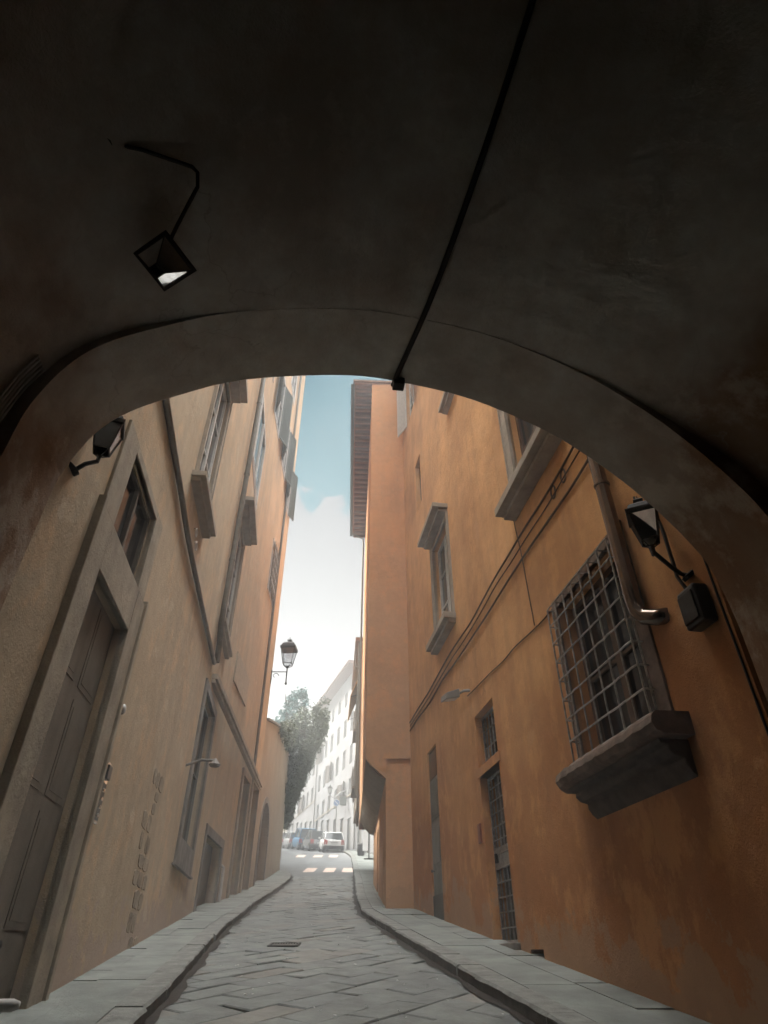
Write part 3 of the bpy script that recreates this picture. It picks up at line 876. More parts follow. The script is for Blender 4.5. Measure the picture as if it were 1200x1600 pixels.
# downpipes
m = MB()
m.tube([LEFT.P(13.92, LTOP, .12), LEFT.P(13.92, 8.5, .12), LEFT.P(14.05, 8.2, .1), LEFT.P(14.35, 7.75, .1), LEFT.P(14.38, 7.3, .1)], .075, 10)
for z in (10, 13, 16, 19, 22, 25):
    m.lathe(LEFT.P(13.92, z, .12), [(.09, -.03), (.09, .03)], 10)
m.build("downpipe", M['pipe_grey'], lb, smooth=False)
m = MB(); m.tube([LEFT.P(24.4, LTOP, .1), LEFT.P(24.4, 7.2, .1)], .06, 8)
m.build("downpipe", M['pipe_grey'], lb)
m = MB(); m.tube([LEFT.P(21.2, gz(21) + .14, .07), LEFT.P(21.2, 3.6, .07), LEFT.P(21.2, 3.66, -.02)], .05, 8)
m.build("pipe_cover", M['white_pipe'], lb, label="short white pipe cover beside the cellar door")

# ------------------------------------------------------------------ right building
rb = thing("right_building", "orange plastered house with caged window, tall hooded windows and barred door", "building", (RIGHT.P(12, gz(12))))
HR = [
    (6.15, 7.95, 3.25, 5.46, .3), (11.2, 12.4, 1.3, 4.15, .3), (11.2, 12.4, 4.32, 5.3, .3),
    (15.8, 16.85, 1.9, 5.75, .07), (10.2, 10.7, 1.30, 1.47, .3),
    (7.1, 8.55, 7.95, 11.2, .25), (13.35, 14.95, 8.05, 10.9, .22),
    (16.1, 16.9, 13.7, 15.75, .22), (16.6, 18.0, 18.9, 22.0, .2), (10.6, 12.2, 14.2, 17.4, .22), (6.8, 8.5, 14.2, 17.4, .22),
]
RTOP = 22.6
m = MB(); RIGHT.face(m, 4.80, 12.8, -1.5, 17.9, [h for h in HR if h[1] < 12.8]); RIGHT.face(m, 12.8, 19.1, -1.5, RTOP, [h for h in HR if h[0] > 12.8])  # near top, out of view, lowered for more skylight in the street
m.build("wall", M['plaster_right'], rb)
m = MB(); RIGHT.box(m, 4.8, 12.75, 17.902, 18.05, -7.2, .45); m.build("eave", M['wood_soffit'], rb)
m = MB(); RIGHT.box(m, 12.75, 18.95, RTOP + .002, RTOP + .2, -7.2, .45)
m.build("eave", M['wood_soffit'], rb)
# caged window
f = window(rb, RIGHT, 6.15, 7.95, 3.25, 5.46, .26, 'frame_brown', 'glass', .09, 1, 1, None)
m = MB(); RIGHT.box(m, 6.25, 6.62, 3.5, 5.3, -.36, -.33); RIGHT.box(m, 7.15, 7.5, 4.4, 5.3, -.36, -.33)
m.build("curtain", M['curtain'], f)
m = MB()
RIGHT.box(m, 5.93, 6.15, 3.25, 5.6, -.05, .03); RIGHT.box(m, 7.95, 8.08, 3.25, 5.6, -.05, .03); RIGHT.box(m, 6.15, 7.95, 5.46, 5.6, -.05, .028)
m.build("surround", M['stone_sill'], f, bevel=.008)
m = MB()
A, B, ZA, ZB, O = 6.1, 7.98, 3.2, 5.42, .15
ncol, nrow = 7, 9
def bar(pts, r=.012): m.tube(pts, r, 6)
for i in range(ncol + 1):
    y = A + (B - A) * i / ncol
    bar([RIGHT.P(y, ZA, O), RIGHT.P(y, ZB, O), RIGHT.P(y, ZB, .02)] if i in (0, ncol) else [RIGHT.P(y, ZA, O), RIGHT.P(y, ZB, O), RIGHT.P(y, ZB + .012, .0)])
for j in range(nrow):
    z = ZA + .12 + (ZB - ZA - .12) * j / (nrow - 1)
    o = O + .013
    pts = []
    for i in range(ncol * 2 + 1):
        y = A + (B - A) * i / (ncol * 2)
        pts.append(RIGHT.P(y, z + random.uniform(-.004, .004), o if i % 2 else o - .006))
    bar([RIGHT.P(A, z, -.02)] + pts + [RIGHT.P(B, z, -.02)], .011)
for y in (A, B):
    bar([RIGHT.P(y, ZA, O * .5), RIGHT.P(y, ZB, O * .5)])
m.build("grille", M['grille'], f, label="projecting cage of welded square bars")
# sill slab with a worn lip, on two scrolled corbels
m = MB()
prof = [(-.05, 3.02), (.31, 3.02), (.37, 3.05), (.405, 3.11), (.39, 3.18), (.34, 3.225), (-.05, 3.235)]
st = frange(5.72, 8.22, .12)
rows = []
for y in st:
    jj = random.uniform(-.014, .014)
    edge = .1 * max(0, 1 - (8.22 - y) / .25) ** 2
    rows.append([RIGHT.P(y, z + (jj * .5 if o > 0 else 0), o + (jj - edge if o > .1 else 0)) for o, z in prof])
for r, s_ in zip(rows, rows[1:]):
    k = len(prof)
    for i in range(k): m.quad(r[i], r[(i + 1) % k], s_[(i + 1) % k], s_[i])
m.add(rows[0], [tuple(range(len(prof)))]); m.add(rows[-1], [tuple(range(len(prof)))])
m.build("sill", M['stone_sill'], f, smooth=False)
m = MB()
poly = [(-.03, 3.015), (.30, 3.015), (.285, 2.975), (.215, 2.96), (.225, 2.915), (.17, 2.865), (.085, 2.845), (.09, 2.795), (.05, 2.73), (-.03, 2.66)]
m.prism([RIGHT.P(5.85, z, o) for o, z in poly], RIGHT.P(7.95, 0) - RIGHT.P(5.85, 0))
m.build("corbel", M['stone_shaded'], f, bevel=.012)
# first floor windows
window(rb, RIGHT, 7.1, 8.55, 7.95, 11.2, .2, 'frame_brown', 'glass', .09, 1, 2, 'stone_light', .22, .06, (.42, .36, .16), (.4, .4, .15, .25))
f = window(rb, RIGHT, 13.35, 14.95, 8.05, 10.9, .17, 'frame_white', 'glass_grey', .09, 1, 2, 'stone_light', .13, .05, (.22, .3, .16), (.22, .42, .14, .16))
window(rb, RIGHT, 16.1, 16.9, 13.7, 15.75, .2, 'frame_brown', 'glass', .06, 0, 1)
f = window(rb, RIGHT, 16.6, 18.0, 18.9, 22.0, .16, 'frame_white', 'glass', .07, 1, 2)
shutters(f, RIGHT, 16.6, 18.0, 18.9, 22.0, 'frame_white', .35)
for a, b in ((10.6, 12.2), (6.8, 8.5)):
    window(rb, RIGHT, a, b, 14.2, 17.4, .2, 'frame_brown', 'glass', .08, 1, 2, 'stone_light', .16, .05, (.3, .25, .14))
# barred door and the light over it
m = MB(); RIGHT.box(m, 11.1, 12.5, 4.15, 4.318, -.28, .02)
m.build("transom", M['plaster_right'], rb, bevel=.01)
def barred(y0, y1, z0, z1, d, rows, cols, name, kick=None):
    m = MB()
    RIGHT.box(m, y0, y0 + .05, z0, z1, d - .02, d + .02); RIGHT.box(m, y1 - .05, y1, z0, z1, d - .02, d + .02)
    RIGHT.box(m, y0 + .05, y1 - .05, z0, z0 + .05, d - .02, d + .018); RIGHT.box(m, y0 + .05, y1 - .05, z1 - .05, z1, d - .02, d + .018)
    for i in range(cols):
        y = y0 + (y1 - y0) * (i + 1) / (cols + 1); m.tube([RIGHT.P(y, z0, d), RIGHT.P(y, z1, d)], .014, 6)
    for j in range(rows):
        z = z0 + (z1 - z0) * (j + 1) / (rows + 1); m.tube([RIGHT.P(y0, z, d + .015), RIGHT.P(y1, z, d + .015)], .012, 6)
    if kick:
        RIGHT.box(m, y0 + .05, y1 - .05, kick[0], kick[1], d - .012, d + .012)
    return m.build(name, M['grille'], rb)
f = barred(11.22, 12.38, 1.56, 4.13, -.16, 11, 5, "barred_door", (2.62, 2.95))
m = MB(); RIGHT.box(m, 11.2, 12.4, 1.3, 4.15, -.34, -.29); m.build("door", M['door_dark'], f)
m = MB(); RIGHT.box(m, 12.2, 12.29, 2.72, 2.86, -.15, -.11); m.build("lock", M['iron'], f)
f = barred(11.22, 12.38, 4.34, 5.28, -.16, 2, 5, "transom_grille")
m = MB(); RIGHT.box(m, 11.2, 12.4, 4.32, 5.3, -.34, -.29); m.build("pane", M['glass'], f)
m = MB(); RIGHT.box(m, 11.1, 12.5, 1.3, 1.56, -.3, .1); m.build("doorstep", M['stone'], rb, bevel=.015)
# tall narrow grey door
o = door_leaf(rb, RIGHT, 15.8, 16.85, 2.0, 5.05, .045, 'door_grey', 3, False, label="tall narrow grey door")
m = MB(); RIGHT.box(m, 15.83, 16.82, 2.05, 2.55, -.043, -.005); m.build("kick_plate", M['door_black'], o)
m = MB(); RIGHT.box(m, 15.81, 16.84, 5.07, 5.74, -.09, -.045); m.build("overlight", M['glass'], o)
m = MB()
RIGHT.box(m, 10.2, 10.7, 1.3, 1.47, -.32, -.28); m.build("vent", M['panel_dark'], rb)
# brown downpipe that turns into the wall beside the cage
m = MB()
dp = [RIGHT.P(5.92, 17.9, .13), RIGHT.P(5.92, 4.5, .13), RIGHT.P(5.90, 4.36, .125), RIGHT.P(5.84, 4.26, .10), RIGHT.P(5.72, 4.2, .05), RIGHT.P(5.62, 4.18, -.04)]
m.tube(dp, .085, 18)
dpo = m.build("downpipe", M['copper'], rb, smooth=True, label="shiny brown metal downpipe bending into the wall")
for z in (6.1, 9.0, 12.0):
    m = MB(); m.lathe(RIGHT.P(5.92, z, .13), [(.095, -.02), (.1, 0), (.095, .02)], 18); m.build("clamp", M['copper'], dpo)
# two oval iron plates of the tie rods
for y in (7.37, 6.98):
    m = MB(); c = RIGHT.P(y, 7.15, .005); nn = RIGHT.P(y, 7.15, 1) - RIGHT.P(y, 7.15, 0)
    tdir = (RIGHT.P(y + .1, 0) - RIGHT.P(y, 0)).normalized()
    pts = [c + tdir * (.075 * math.cos(t)) + Vector((0, 0, .11 * math.sin(t))) for t in [2 * math.pi * k / 20 for k in range(21)]]
    m.tube(pts, .016, 6); m.build("tie_ring", M['shutter_brown'], rb)
m = MB(); RIGHT.box(m, 12.55, 12.72, 3.08, 3.4, -.01, .03); m.build("call_plate", M['red_plate'], rb, bevel=.006)

# ------------------------------------------------------------------ jettied house beyond
jb = thing("jettied_house", "tall orange house whose upper storeys overhang the street on a grey cove", "building", (JETTY_LOW.P(24, gz(24))))
JTOP = 22.6
m = MB(); JETTY_LOW.face(m, 19.1, COVE_END, -1.0, 6.21, [(24.2, 25.3, 2.6, 5.2, .2), (20.0, 20.35, 2.2, 5.0, .25)])
m.build("wall", M['plaster_jetty'], jb)
f = door_leaf(jb, JETTY_LOW, 24.2, 25.3, 2.7, 5.2, .17, 'door_dark', 3, False)
m = MB(); JETTY_LOW.box(m, 20.0, 20.35, 2.2, 5.0, -.3, -.25); m.build("niche", M['panel_dark'], jb)
m = MB(); JETTY_UP.face(m, 19.04, 31.4, 6.2, JTOP, [(21.4, 22.5, 9, 11, .2), (25.5, 26.6, 9, 11, .2), (21.4, 22.5, 14, 16.2, .2), (25.5, 26.6, 14, 16.2, .2), (29, 30, 9, 11, .2)])
m.build("upper_wall", M['plaster_jetty'], jb)
for (a, b, c, d) in ((21.4, 22.5, 9, 11), (25.5, 26.6, 9, 11), (21.4, 22.5, 14, 16.2), (25.5, 26.6, 14, 16.2), (29, 30, 9, 11)):
    window(jb, JETTY_UP, a, b, c, d, .17, 'frame_white', 'glass', .06, 1, 2, None)
# cove: a sloping curved underside from the upper wall's foot in to the lower wall's head
m = MB()
cs = []
for k in range(9):
    t = k / 8
    cs.append((t, 6.2 - (.55) * (math.sin(t * math.pi / 2))))
for ya, yb in zip(frange(19.08, COVE_END, 1.2), frange(19.08, COVE_END, 1.2)[1:]):
    for (t0, z0), (t1, z1) in zip(cs, cs[1:]):
        def cp(y, t, z):
            xu, xl = interp(JETTY_UP.tab, y), interp(JETTY_LOW.tab, max(y, 19.1))
            return Vector((xu + (xl - xu) * t, y, z))
        m.quad(cp(ya, t0, z0), cp(yb, t0, z0), cp(yb, t1, z1), cp(ya, t1, z1))
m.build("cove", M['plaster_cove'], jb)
# near end of the overhang: wedge shaped corbel plate against the orange house
m = MB()
m.prism([(.06, 19.045, 5.64), (-.12, 19.045, 5.78), (-.36, 19.045, 6.0), (-.545, 19.045, 6.2), (.06, 19.045, 6.2)], (0, .05, 0))
m.build("corbel_plate", M['plaster_jetty'], jb)
# tiled eave on rafters, with its gutter
m = MB()
for i, y in enumerate(frange(19.15, 31.3, .42)):
    JETTY_UP.box(m, y, min(y + .12, 31.4), JTOP - .16, JTOP + .02, -.1, .74)
m.build("rafters", M['wood_soffit'], jb)
m = MB(); JETTY_UP.box(m, 19.02, 31.4, JTOP + .02, JTOP + .08, -7, .80); m.build("eave_boards", M['terracotta'], jb)
m = MB(); JETTY_UP.box(m, 18.95, 31.4, JTOP + .08, JTOP + .2, -7, .86); m.build("roof", M['roof'], jb)
m = MB()
gp = [(.80, -.06), (.82, -.14), (.88, -.17), (.95, -.14), (.97, -.06)]
ga, gb = 18.8, 31.8
for (o0, z0), (o1, z1) in zip(gp, gp[1:]):
    y0, y1 = 19.0, 31.4
    for q in (0, .01):
        m.quad(JETTY_UP.P(y0, JTOP + z0 + .1 - q, o0), JETTY_UP.P(y1, JTOP + z0 + .1 - q, o0), JETTY_UP.P(y1, JTOP + z1 + .1 - q, o1), JETTY_UP.P(y0, JTOP + z1 + .1 - q, o1))
m.build("gutter", M['gutter_metal'], jb)
m = MB(); m.tube([JETTY_UP.P(31.2, JTOP, .8), JETTY_UP.P(31.2, JTOP - .4, .12), JETTY_UP.P(31.2, 6.3, .1)], .055, 8)
m.build("downpipe", M['pipe_grey'], jb)

# ------------------------------------------------------------------ house behind the jettied one
hb = thing("cream_house", "low cream house half hidden behind the jettied orange house", "building", (REAR_LOW.P(35, gz(35))))
m = MB(); REAR_LOW.face(m, 31.4, 39, 0, 7.7, [(34, 35.1, 4, 6.2, .2)]); m.build("wall", M['plaster_cream'], hb)
door_leaf(hb, REAR_LOW, 34, 35.1, 4.1, 6.2, .17, 'door_dark', 3, False)
m = MB(); REAR_UP.face(m, 31.42, 39, 7.7, 15.6, [(33, 34, 8.5, 10.3, .2), (36, 37, 8.5, 10.3, .2), (33, 34, 12, 13.8, .2), (36, 37, 12, 13.8, .2)])
m.build("upper_wall", M['plaster_cream'], hb)
for a in (33, 36):
    for z in (8.5, 12):
        f = window(hb, REAR_UP, a, a + 1, z, z + 1.8, .15, 'frame_white', 'glass', .06, 1, 1)
        shutters(f, REAR_UP, a, a + 1, z, z + 1.8, 'shutter_brown', .12)
m = MB(); REAR_UP.box(m, 31.42, 39.1, 15.6, 15.8, -6, .35); m.build("roof", M['roof'], hb)
m = MB()
m.tube([REAR_UP.P(31.7, 15.6, .12), REAR_UP.P(31.7, 7.75, .12)], .06, 8); m.build("downpipe", M['pipe_grey'], hb)
# balcony railings that break its outline
for z in (8.3, 11.1, 14.6):
    m = MB()
    REAR_UP.box(m, 32.4, 34.6, z - .12, z, -.02, .3)
    for i in range(12): m.tube([REAR_UP.P(32.45 + 2.1 * i / 11, z, .27), REAR_UP.P(32.45 + 2.1 * i / 11, z + .9, .27)], .012, 5)
    m.tube([REAR_UP.P(32.42, z + .9, .27), REAR_UP.P(34.58, z + .9, .27)], .02, 6)
    m.build("balcony", M['shutter_brown'], hb)
aw = thing("awning", "ochre canvas awning high on the cream house", "awning", REAR_UP.P(33, 14.0))
m = MB()
m.hexa([REAR_UP.P(32.6, 14.1, .02), REAR_UP.P(36.5, 14.1, .02), REAR_UP.P(36.5, 12.7, .55), REAR_UP.P(32.6, 12.9, .5), REAR_UP.P(32.6, 14.16, .02), REAR_UP.P(36.5, 14.16, .02), REAR_UP.P(36.5, 12.74, .57), REAR_UP.P(32.6, 12.94, .52)])
m.build("canvas", M['ochre'], aw)
m = MB()
for y in (32.6, 36.5): m.tube([REAR_UP.P(y, 13.0, .02), REAR_UP.P(y, 12.86, .5)], .015, 6)
m.build("arm", M['iron'], aw)

# ------------------------------------------------------------------ sunlit houses at the bend
def far_house(label, y0, y1, top, material, cols, rows, shut, eave=.9, doors=True):
    b = thing("far_house", label, "building", FAR.P((y0 + y1) / 2, gz((y0 + y1) / 2)))
    holes, wins = [], []
    for c in cols:
        for r, (z0, h) in enumerate(rows):
            if random.random() < .08: continue
            wins.append((c, c + .95, z0, z0 + h)); holes.append((c, c + .95, z0, z0 + h, .16))
    drs = []
    if doors:
        for c in cols:
            z0 = gz(c) + .1; drs.append((c, c + 1.0, z0, z0 + 2.5)); holes.append((c, c + 1.0, z0, z0 + 2.5, .18))
    m = MB(); FAR.face(m, y0, y1, 3.0, top, holes, back=9); m.build("wall", material, b)
    for i, w in enumerate(wins):
        f = window(b, FAR, *w, .13, 'frame_white', 'glass_grey', .05, 1, 0)
        if shut and i % 9 == 4: shutters(f, FAR, *w, shut[i % len(shut)], .5)
    for i, d in enumerate(drs):
        door_leaf(b, FAR, *d, .15, 'door_dark' if i % 2 else 'door_grey', 2, False, handle=False)
    m = MB(); FAR.box(m, y0, y1, gz((y0 + y1) / 2) + 3.4, gz((y0 + y1) / 2) + 3.52, -.02, .06); m.build("string_course", M['stone_light'], b)
    m = MB(); FAR.box(m, y0 - .1, y1 + .1, top, top + .14, -9, eave); FAR.box(m, y0 - .1, y1 + .1, top + .14, top + .26, -9, eave + .12)
    m.build("eave", M['wood_soffit'], b)
    m = MB(); FAR.box(m, y0, y1, top + .26, top + 1.2, -9, -1.2); m.build("roof", M['roof'], b)
    m = MB(); m.tube([FAR.P(y1 - .3, top, .1), FAR.P(y1 - .3, gz(y1) + .2, .1)], .055, 6); m.build("downpipe", M['pipe_grey'], b)
    return b
wh = far_house("tall white house with a deep eave and green shutters at the bend", 54.2, 68.4, 23.6, M['plaster_white'], (55.3, 57.5, 59.8, 62.2, 64.4, 66.5), ((12.4, 1.6), (15.2, 1.6), (18.0, 1.6), (20.9, 1.3)), ('shutter_green', 'shutter_brown', 'shutter_green'))
far_house("pale plastered house beyond the tall white house", 68.4, 82, 20.6, M['plaster_white'], (69.4, 71.6, 73.8, 76, 78.4, 80.3), ((14.6, 1.6), (17.4, 1.6)), ('shutter_brown', 'shutter_green'), .6)
far_house("pinkish cream house closing the view up the street", 82, 95, 19.0, M['plaster_cream'], (83, 85.5, 88, 90.5, 93), ((15.4, 1.6),), ('shutter_brown',), .5)
nh = far_house("white shopfront house seen under the overhang", 46.4, 54.2, 19.8, M['plaster_white'], (48.2, 50.4, 52.4), ((11.0, 1.6), (14.0, 1.6), (16.8, 1.5)), ('shutter_green',), .5)

# ------------------------------------------------------------------ garden wall, terrace, plants
gw = thing("garden_wall", "tan retaining wall with arched gateway and sloping coping", "wall", GARDEN.P(32, gz(32)))
m = MB()
def gtop(y): return 9.75 + (y - 26.7) * .242 if y < 38 else 12.5 + (y - 38) * .10
AY0, AY1, AZS, AZT = 28.3, 31.2, 5.6, 7.0
acx, ar = (AY0 + AY1) / 2, (AY1 - AY0) / 2
arcz = lambda y: AZS + (AZT - AZS) * math.sqrt(max(0, 1 - ((y - acx) / ar) ** 2))
ysg = sorted(set([26.705, AY0, AY1] + frange(26.705, AY0, .8) + [acx - ar * math.cos(math.pi * k / 14) for k in range(15)] + frange(AY1, 38, 1.0) + frange(38, 95, 3)))
for a, b in zip(ysg, ysg[1:]):
    if AY0 - 1e-6 <= a and b <= AY1 + 1e-6:
        m.quad(GARDEN.P(a, arcz(a)), GARDEN.P(b, arcz(b)), GARDEN.P(b, gtop(b)), GARDEN.P(a, gtop(a)))
        m.quad(GARDEN.P(a, arcz(a)), GARDEN.P(b, arcz(b)), GARDEN.P(b, arcz(b), -.35), GARDEN.P(a, arcz(a), -.35))
    else:
        m.quad(GARDEN.P(a, gz(a) - 1), GARDEN.P(b, gz(b) - 1), GARDEN.P(b, gtop(b)), GARDEN.P(a, gtop(a)))
    m.quad(GARDEN.P(a, gtop(a)), GARDEN.P(b, gtop(b)), GARDEN.P(b, gtop(b), -.6), GARDEN.P(a, gtop(a), -.6))
    m.quad(GARDEN.P(a, gz(a) - 1, -.6), GARDEN.P(b, gz(b) - 1, -.6), GARDEN.P(b, gtop(b), -.6), GARDEN.P(a, gtop(a), -.6))
for y in (AY0, AY1):
    m.quad(GARDEN.P(y, 2), GARDEN.P(y, AZS), GARDEN.P(y, AZS, -.35), GARDEN.P(y, 2, -.35))
m.build("wall", M['plaster_garden'], gw)
m = MB()
for a, b in zip(ysg, ysg[1:]):
    m.hexa([GARDEN.P(a, gtop(a) + .003, -.68), GARDEN.P(b, gtop(b) + .003, -.68), GARDEN.P(b, gtop(b) + .003, .1), GARDEN.P(a, gtop(a) + .003, .1), GARDEN.P(a, gtop(a) + .12, -.68), GARDEN.P(b, gtop(b) + .12, -.68), GARDEN.P(b, gtop(b) + .1, .1), GARDEN.P(a, gtop(a) + .1, .1)])
m.build("coping", M['stone'], gw)
m = MB(); GARDEN.box(m, AY0, AY1, 2.5, AZT, -.4, -.33)
for i in range(9):
    y = AY0 + (AY1 - AY0) * i / 9; GARDEN.box(m, y + .02, y + .29, 2.6, AZT - .05, -.33, -.305)
m.build("gate", M['door_dark'], gw)
m = MB()
for k in range(18):
    t0, t1 = math.pi * k / 18, math.pi * (k + 1) / 18 - .012
    def ap(t, r): return (acx - (ar + r) * math.cos(t), AZS + (AZT - AZS + r) * math.sin(t))
    q = [ap(t0, 0), ap(t1, 0), ap(t1, .24), ap(t0, .24)]
    m.hexa([GARDEN.P(y, z, -.02) for y, z in q] + [GARDEN.P(y, z, .035) for y, z in q])
GARDEN.box(m, AY0 - .24, AY0, 3.2, AZS, -.02, .035); GARDEN.box(m, AY1, AY1 + .24, 3.4, AZS, -.02, .035)
m.build("gate_surround", M['stone'], gw)
m = MB()
for a, b in zip(frange(26.8, 95, 3), frange(26.8, 95, 3)[1:]):
    m.quad(GARDEN.P(a, gtop(a) - .5, -.55), GARDEN.P(b, gtop(b) - .5, -.55), GARDEN.P(b, gtop(b) + 1.5, -40), GARDEN.P(a, gtop(a) + 1.5, -40))
structure(m.build("garden_terrain", M['earth']))

def leaves(m, pts, size, droop=0.0):
    for p in pts:
        s_ = size * random.uniform(.6, 1.35)
        u = Vector((random.gauss(0, 1), random.gauss(0, 1), random.gauss(0, .7) - droop)).normalized()
        w = u.cross(Vector((random.gauss(0, 1), random.gauss(0, 1), random.gauss(0, 1)))).normalized()
        n = u.cross(w)
        p = Vector(p)
        m.add([p - u * s_, p + w * s_ * .42 + n * s_ * .1, p + u * s_, p - w * s_ * .42 + n * s_ * .1], [(0, 1, 2, 3)])
# creeper pouring over the wall
cv = thing("climbing_plant", "dark ivy like creeper spilling over the garden wall above the street", "plant", GARDEN.P(41, gz(41)))
m = MB()
pts = []
clumps = []
for k in range(330):
    z = random.uniform(8.2, 14.4)
    t = (z - 8.2) / 7.0
    reach = .25 + 2.05 * min(1, t * 1.25) ** 1.3
    if t > .8: reach *= 1 - (t - .8) * 1.6
    y = random.uniform(37.2, 43.5)
    o = random.uniform(-.2, reach) if random.random() < .5 else reach * random.uniform(.7, 1.0)
    clumps.append((y, z, o, random.uniform(.22, .5)))
for (y, z, o, r) in clumps:
    for q in range(64):
        d = Vector((random.gauss(0, 1), random.gauss(0, 1), random.gauss(0, 1))).normalized() * r * random.random() ** .45
        pts.append(GARDEN.P(y, z, o) + d)
leaves(m, pts, .10, .4)
for k in range(60):      # clumps lolling over the coping at the wall's end
    y = 38.1 - 7.5 * random.random() ** 1.8; z = gtop(y) + random.uniform(-.9, .4) * (1 if y > 34 else .5); o = random.uniform(-.1, .34)
    for q in range(40):
        d = Vector((random.gauss(0, 1), random.gauss(0, 1), random.gauss(0, 1))).normalized() * random.uniform(.1, .34)
        leaves(m, [GARDEN.P(y, z, o) + d], .10, .4)
for k in range(60):      # trailing shoots
    y = random.uniform(38.2, 43); z = random.uniform(9.5, 14.5); o = (.25 + 2.0 * min(1, (z - 8.2) / 5.6) ** 1.3) * random.uniform(.9, 1.08)
    L = random.uniform(.5, 1.5)
    leaves(m, [GARDEN.P(y, z - L * j / 14, o + random.uniform(-.05, .05)) for j in range(14)], .08, 1.0)
for k in range(900):     # a low cloak of leaves against the wall's own face
    y = random.uniform(38.0, 46); z = gz(y) + random.uniform(3.0, 6.5)
    leaves(m, [GARDEN.P(y, z, random.uniform(.02, .3))], .11, .5)
m.build("foliage", M['leaf_dark'], cv)
m = MB()
for k in range(9):
    y = 38.4 + k * .6; 
    m.tube([GARDEN.P(y, gtop(y) - .2, -.3), GARDEN.P(y, gtop(y) + .5, .1), GARDEN.P(y, gtop(y) + .2, .8), GARDEN.P(y, gtop(y) - 1.0, 1.1)], [.05, .045, .03, .015], 6)
m.build("stem", M['bark'], cv)
# blue green tree behind it
tx, ty = -6.9, 41.8
tb = gtop(41.8) - .3
tr = thing("tree", "blue green leafy tree rising behind the creeper", "tree", (tx, ty, tb))
m = MB()
m.tube([(tx, ty, tb - .3), (tx + .1, ty, tb + 1.2), (tx + .25, ty, tb + 2.4), (tx + .3, ty + .1, tb + 3.6)], [.16, .13, .09, .03], 8)
for k in range(9):
    a = k * 2.4; z = tb + 1.0 + k * .28
    m.tube([(tx + .15, ty, z), (tx + .3 + math.cos(a) * .4, ty + math.sin(a) * .4, z + .35), (tx + .45 + math.cos(a) * .75, ty + math.sin(a) * .75, z + .6)], [.05, .03, .01], 5)
m.build("trunk", M['bark'], tr)
m = MB()
pts = []
for k in range(120):
    a = random.uniform(0, 2 * math.pi); t = random.random()
    zc = tb + .3 + 3.5 * t
    R = 1.75 * (1 - t * .72) * math.sqrt(random.random())
    c = Vector((tx + .25 + .75 * t + R * math.cos(a), ty + R * math.sin(a), zc + random.uniform(-.2, .2)))
    r = random.uniform(.18, .36)
    for q in range(34):
        d = Vector((random.gauss(0, 1), random.gauss(0, 1), random.gauss(0, 1.2))).normalized() * r * random.random() ** .5
        pts.append(c + d)
leaves(m, pts, .10, -.2)
m.build("crown", M['leaf_blue'], tr)

# ------------------------------------------------------------------ lanterns
def square_ring(c, r, z):
    return [Vector((c.x + r * math.cos(math.pi / 4 + math.pi / 2 * k), c.y + r * math.sin(math.pi / 4 + math.pi / 2 * k), z)) for k in range(4)]
def lantern_body(root, c, h, wtop, wbot, glass, turn=.4, n=4, tilt=None, bulb='bulb'):
    """four sided street lantern: c is the middle of its foot; h the height of the glass"""
    def R(r, z):
        out = []
        for k in range(n):
            a = turn + 2 * math.pi * k / n
            p = Vector((r * math.cos(a), r * math.sin(a), z))
            if tilt: p = tilt @ p
            out.append(Vector(c) + p)
        return out
    b, t = R(wbot, 0), R(wtop, h)
    m = MB()
    for k in range(n):
        m.tube([b[k], t[k]], h * .028, 6); m.tube([b[k], b[(k + 1) % n]], h * .026, 6); m.tube([t[k], t[(k + 1) % n]], h * .03, 6)
    for k in range(n):
        m.tube([b[k], R(wbot * .25, -h * .22)[k]], h * .02, 6)
    fr = m.build("frame", M['iron'], root)
    m = MB()
    prof = [(wtop * 1.12, h * .98), (wtop * 1.14, h * 1.14), (wtop * 1.0, h * 1.16), (wtop * .82, h * 1.36), (wtop * .5, h * 1.48), (wtop * .22, h * 1.52), (wtop * .2, h * 1.60), (wtop * .36, h * 1.66), (wtop * .18, h * 1.74), (wtop * .05, h * 1.78), (wtop * .03, h * 1.9)]
    rings = [R(r, z) for r, z in prof]
    m.add([p for q in rings for p in q], [(i * n + k, i * n + (k + 1) % n, (i + 1) * n + (k + 1) % n, (i + 1) * n + k) for i in range(len(rings) - 1) for k in range(n)] + [tuple(range(n)), tuple(range((len(rings) - 1) * n, len(rings) * n))])
    m.build("cap", M['iron'], root)
    b2, t2 = R(wbot * .97, h * .01), R(wtop * .97, h * .97)
    for k in range(n):
        m = MB(); j = (k + 1) % n; inn = [q + (Vector(c) - q) * .012 for q in (b2[k], b2[j], t2[j], t2[k])]
        m.add([b2[k], b2[j], t2[j], t2[k]] + inn, [(0, 1, 2, 3), (7, 6, 5, 4), (0, 1, 5, 4), (1, 2, 6, 5), (2, 3, 7, 6), (3, 0, 4, 7)])
        m.build("pane", M[glass], fr)
    m = MB()
    top = (tilt @ Vector((0, 0, h * .62))) if tilt else Vector((0, 0, h * .62))
    m.lathe(Vector(c) + top, [(.02, h * .3), (.045, h * .26), (.05, h * .12), (.085 * h / .45, 0), (.09 * h / .45, -h * .1), (.05 * h / .45, -h * .2), (.01, -h * .23)], 12)
    m.build("bulb", M[bulb], root)
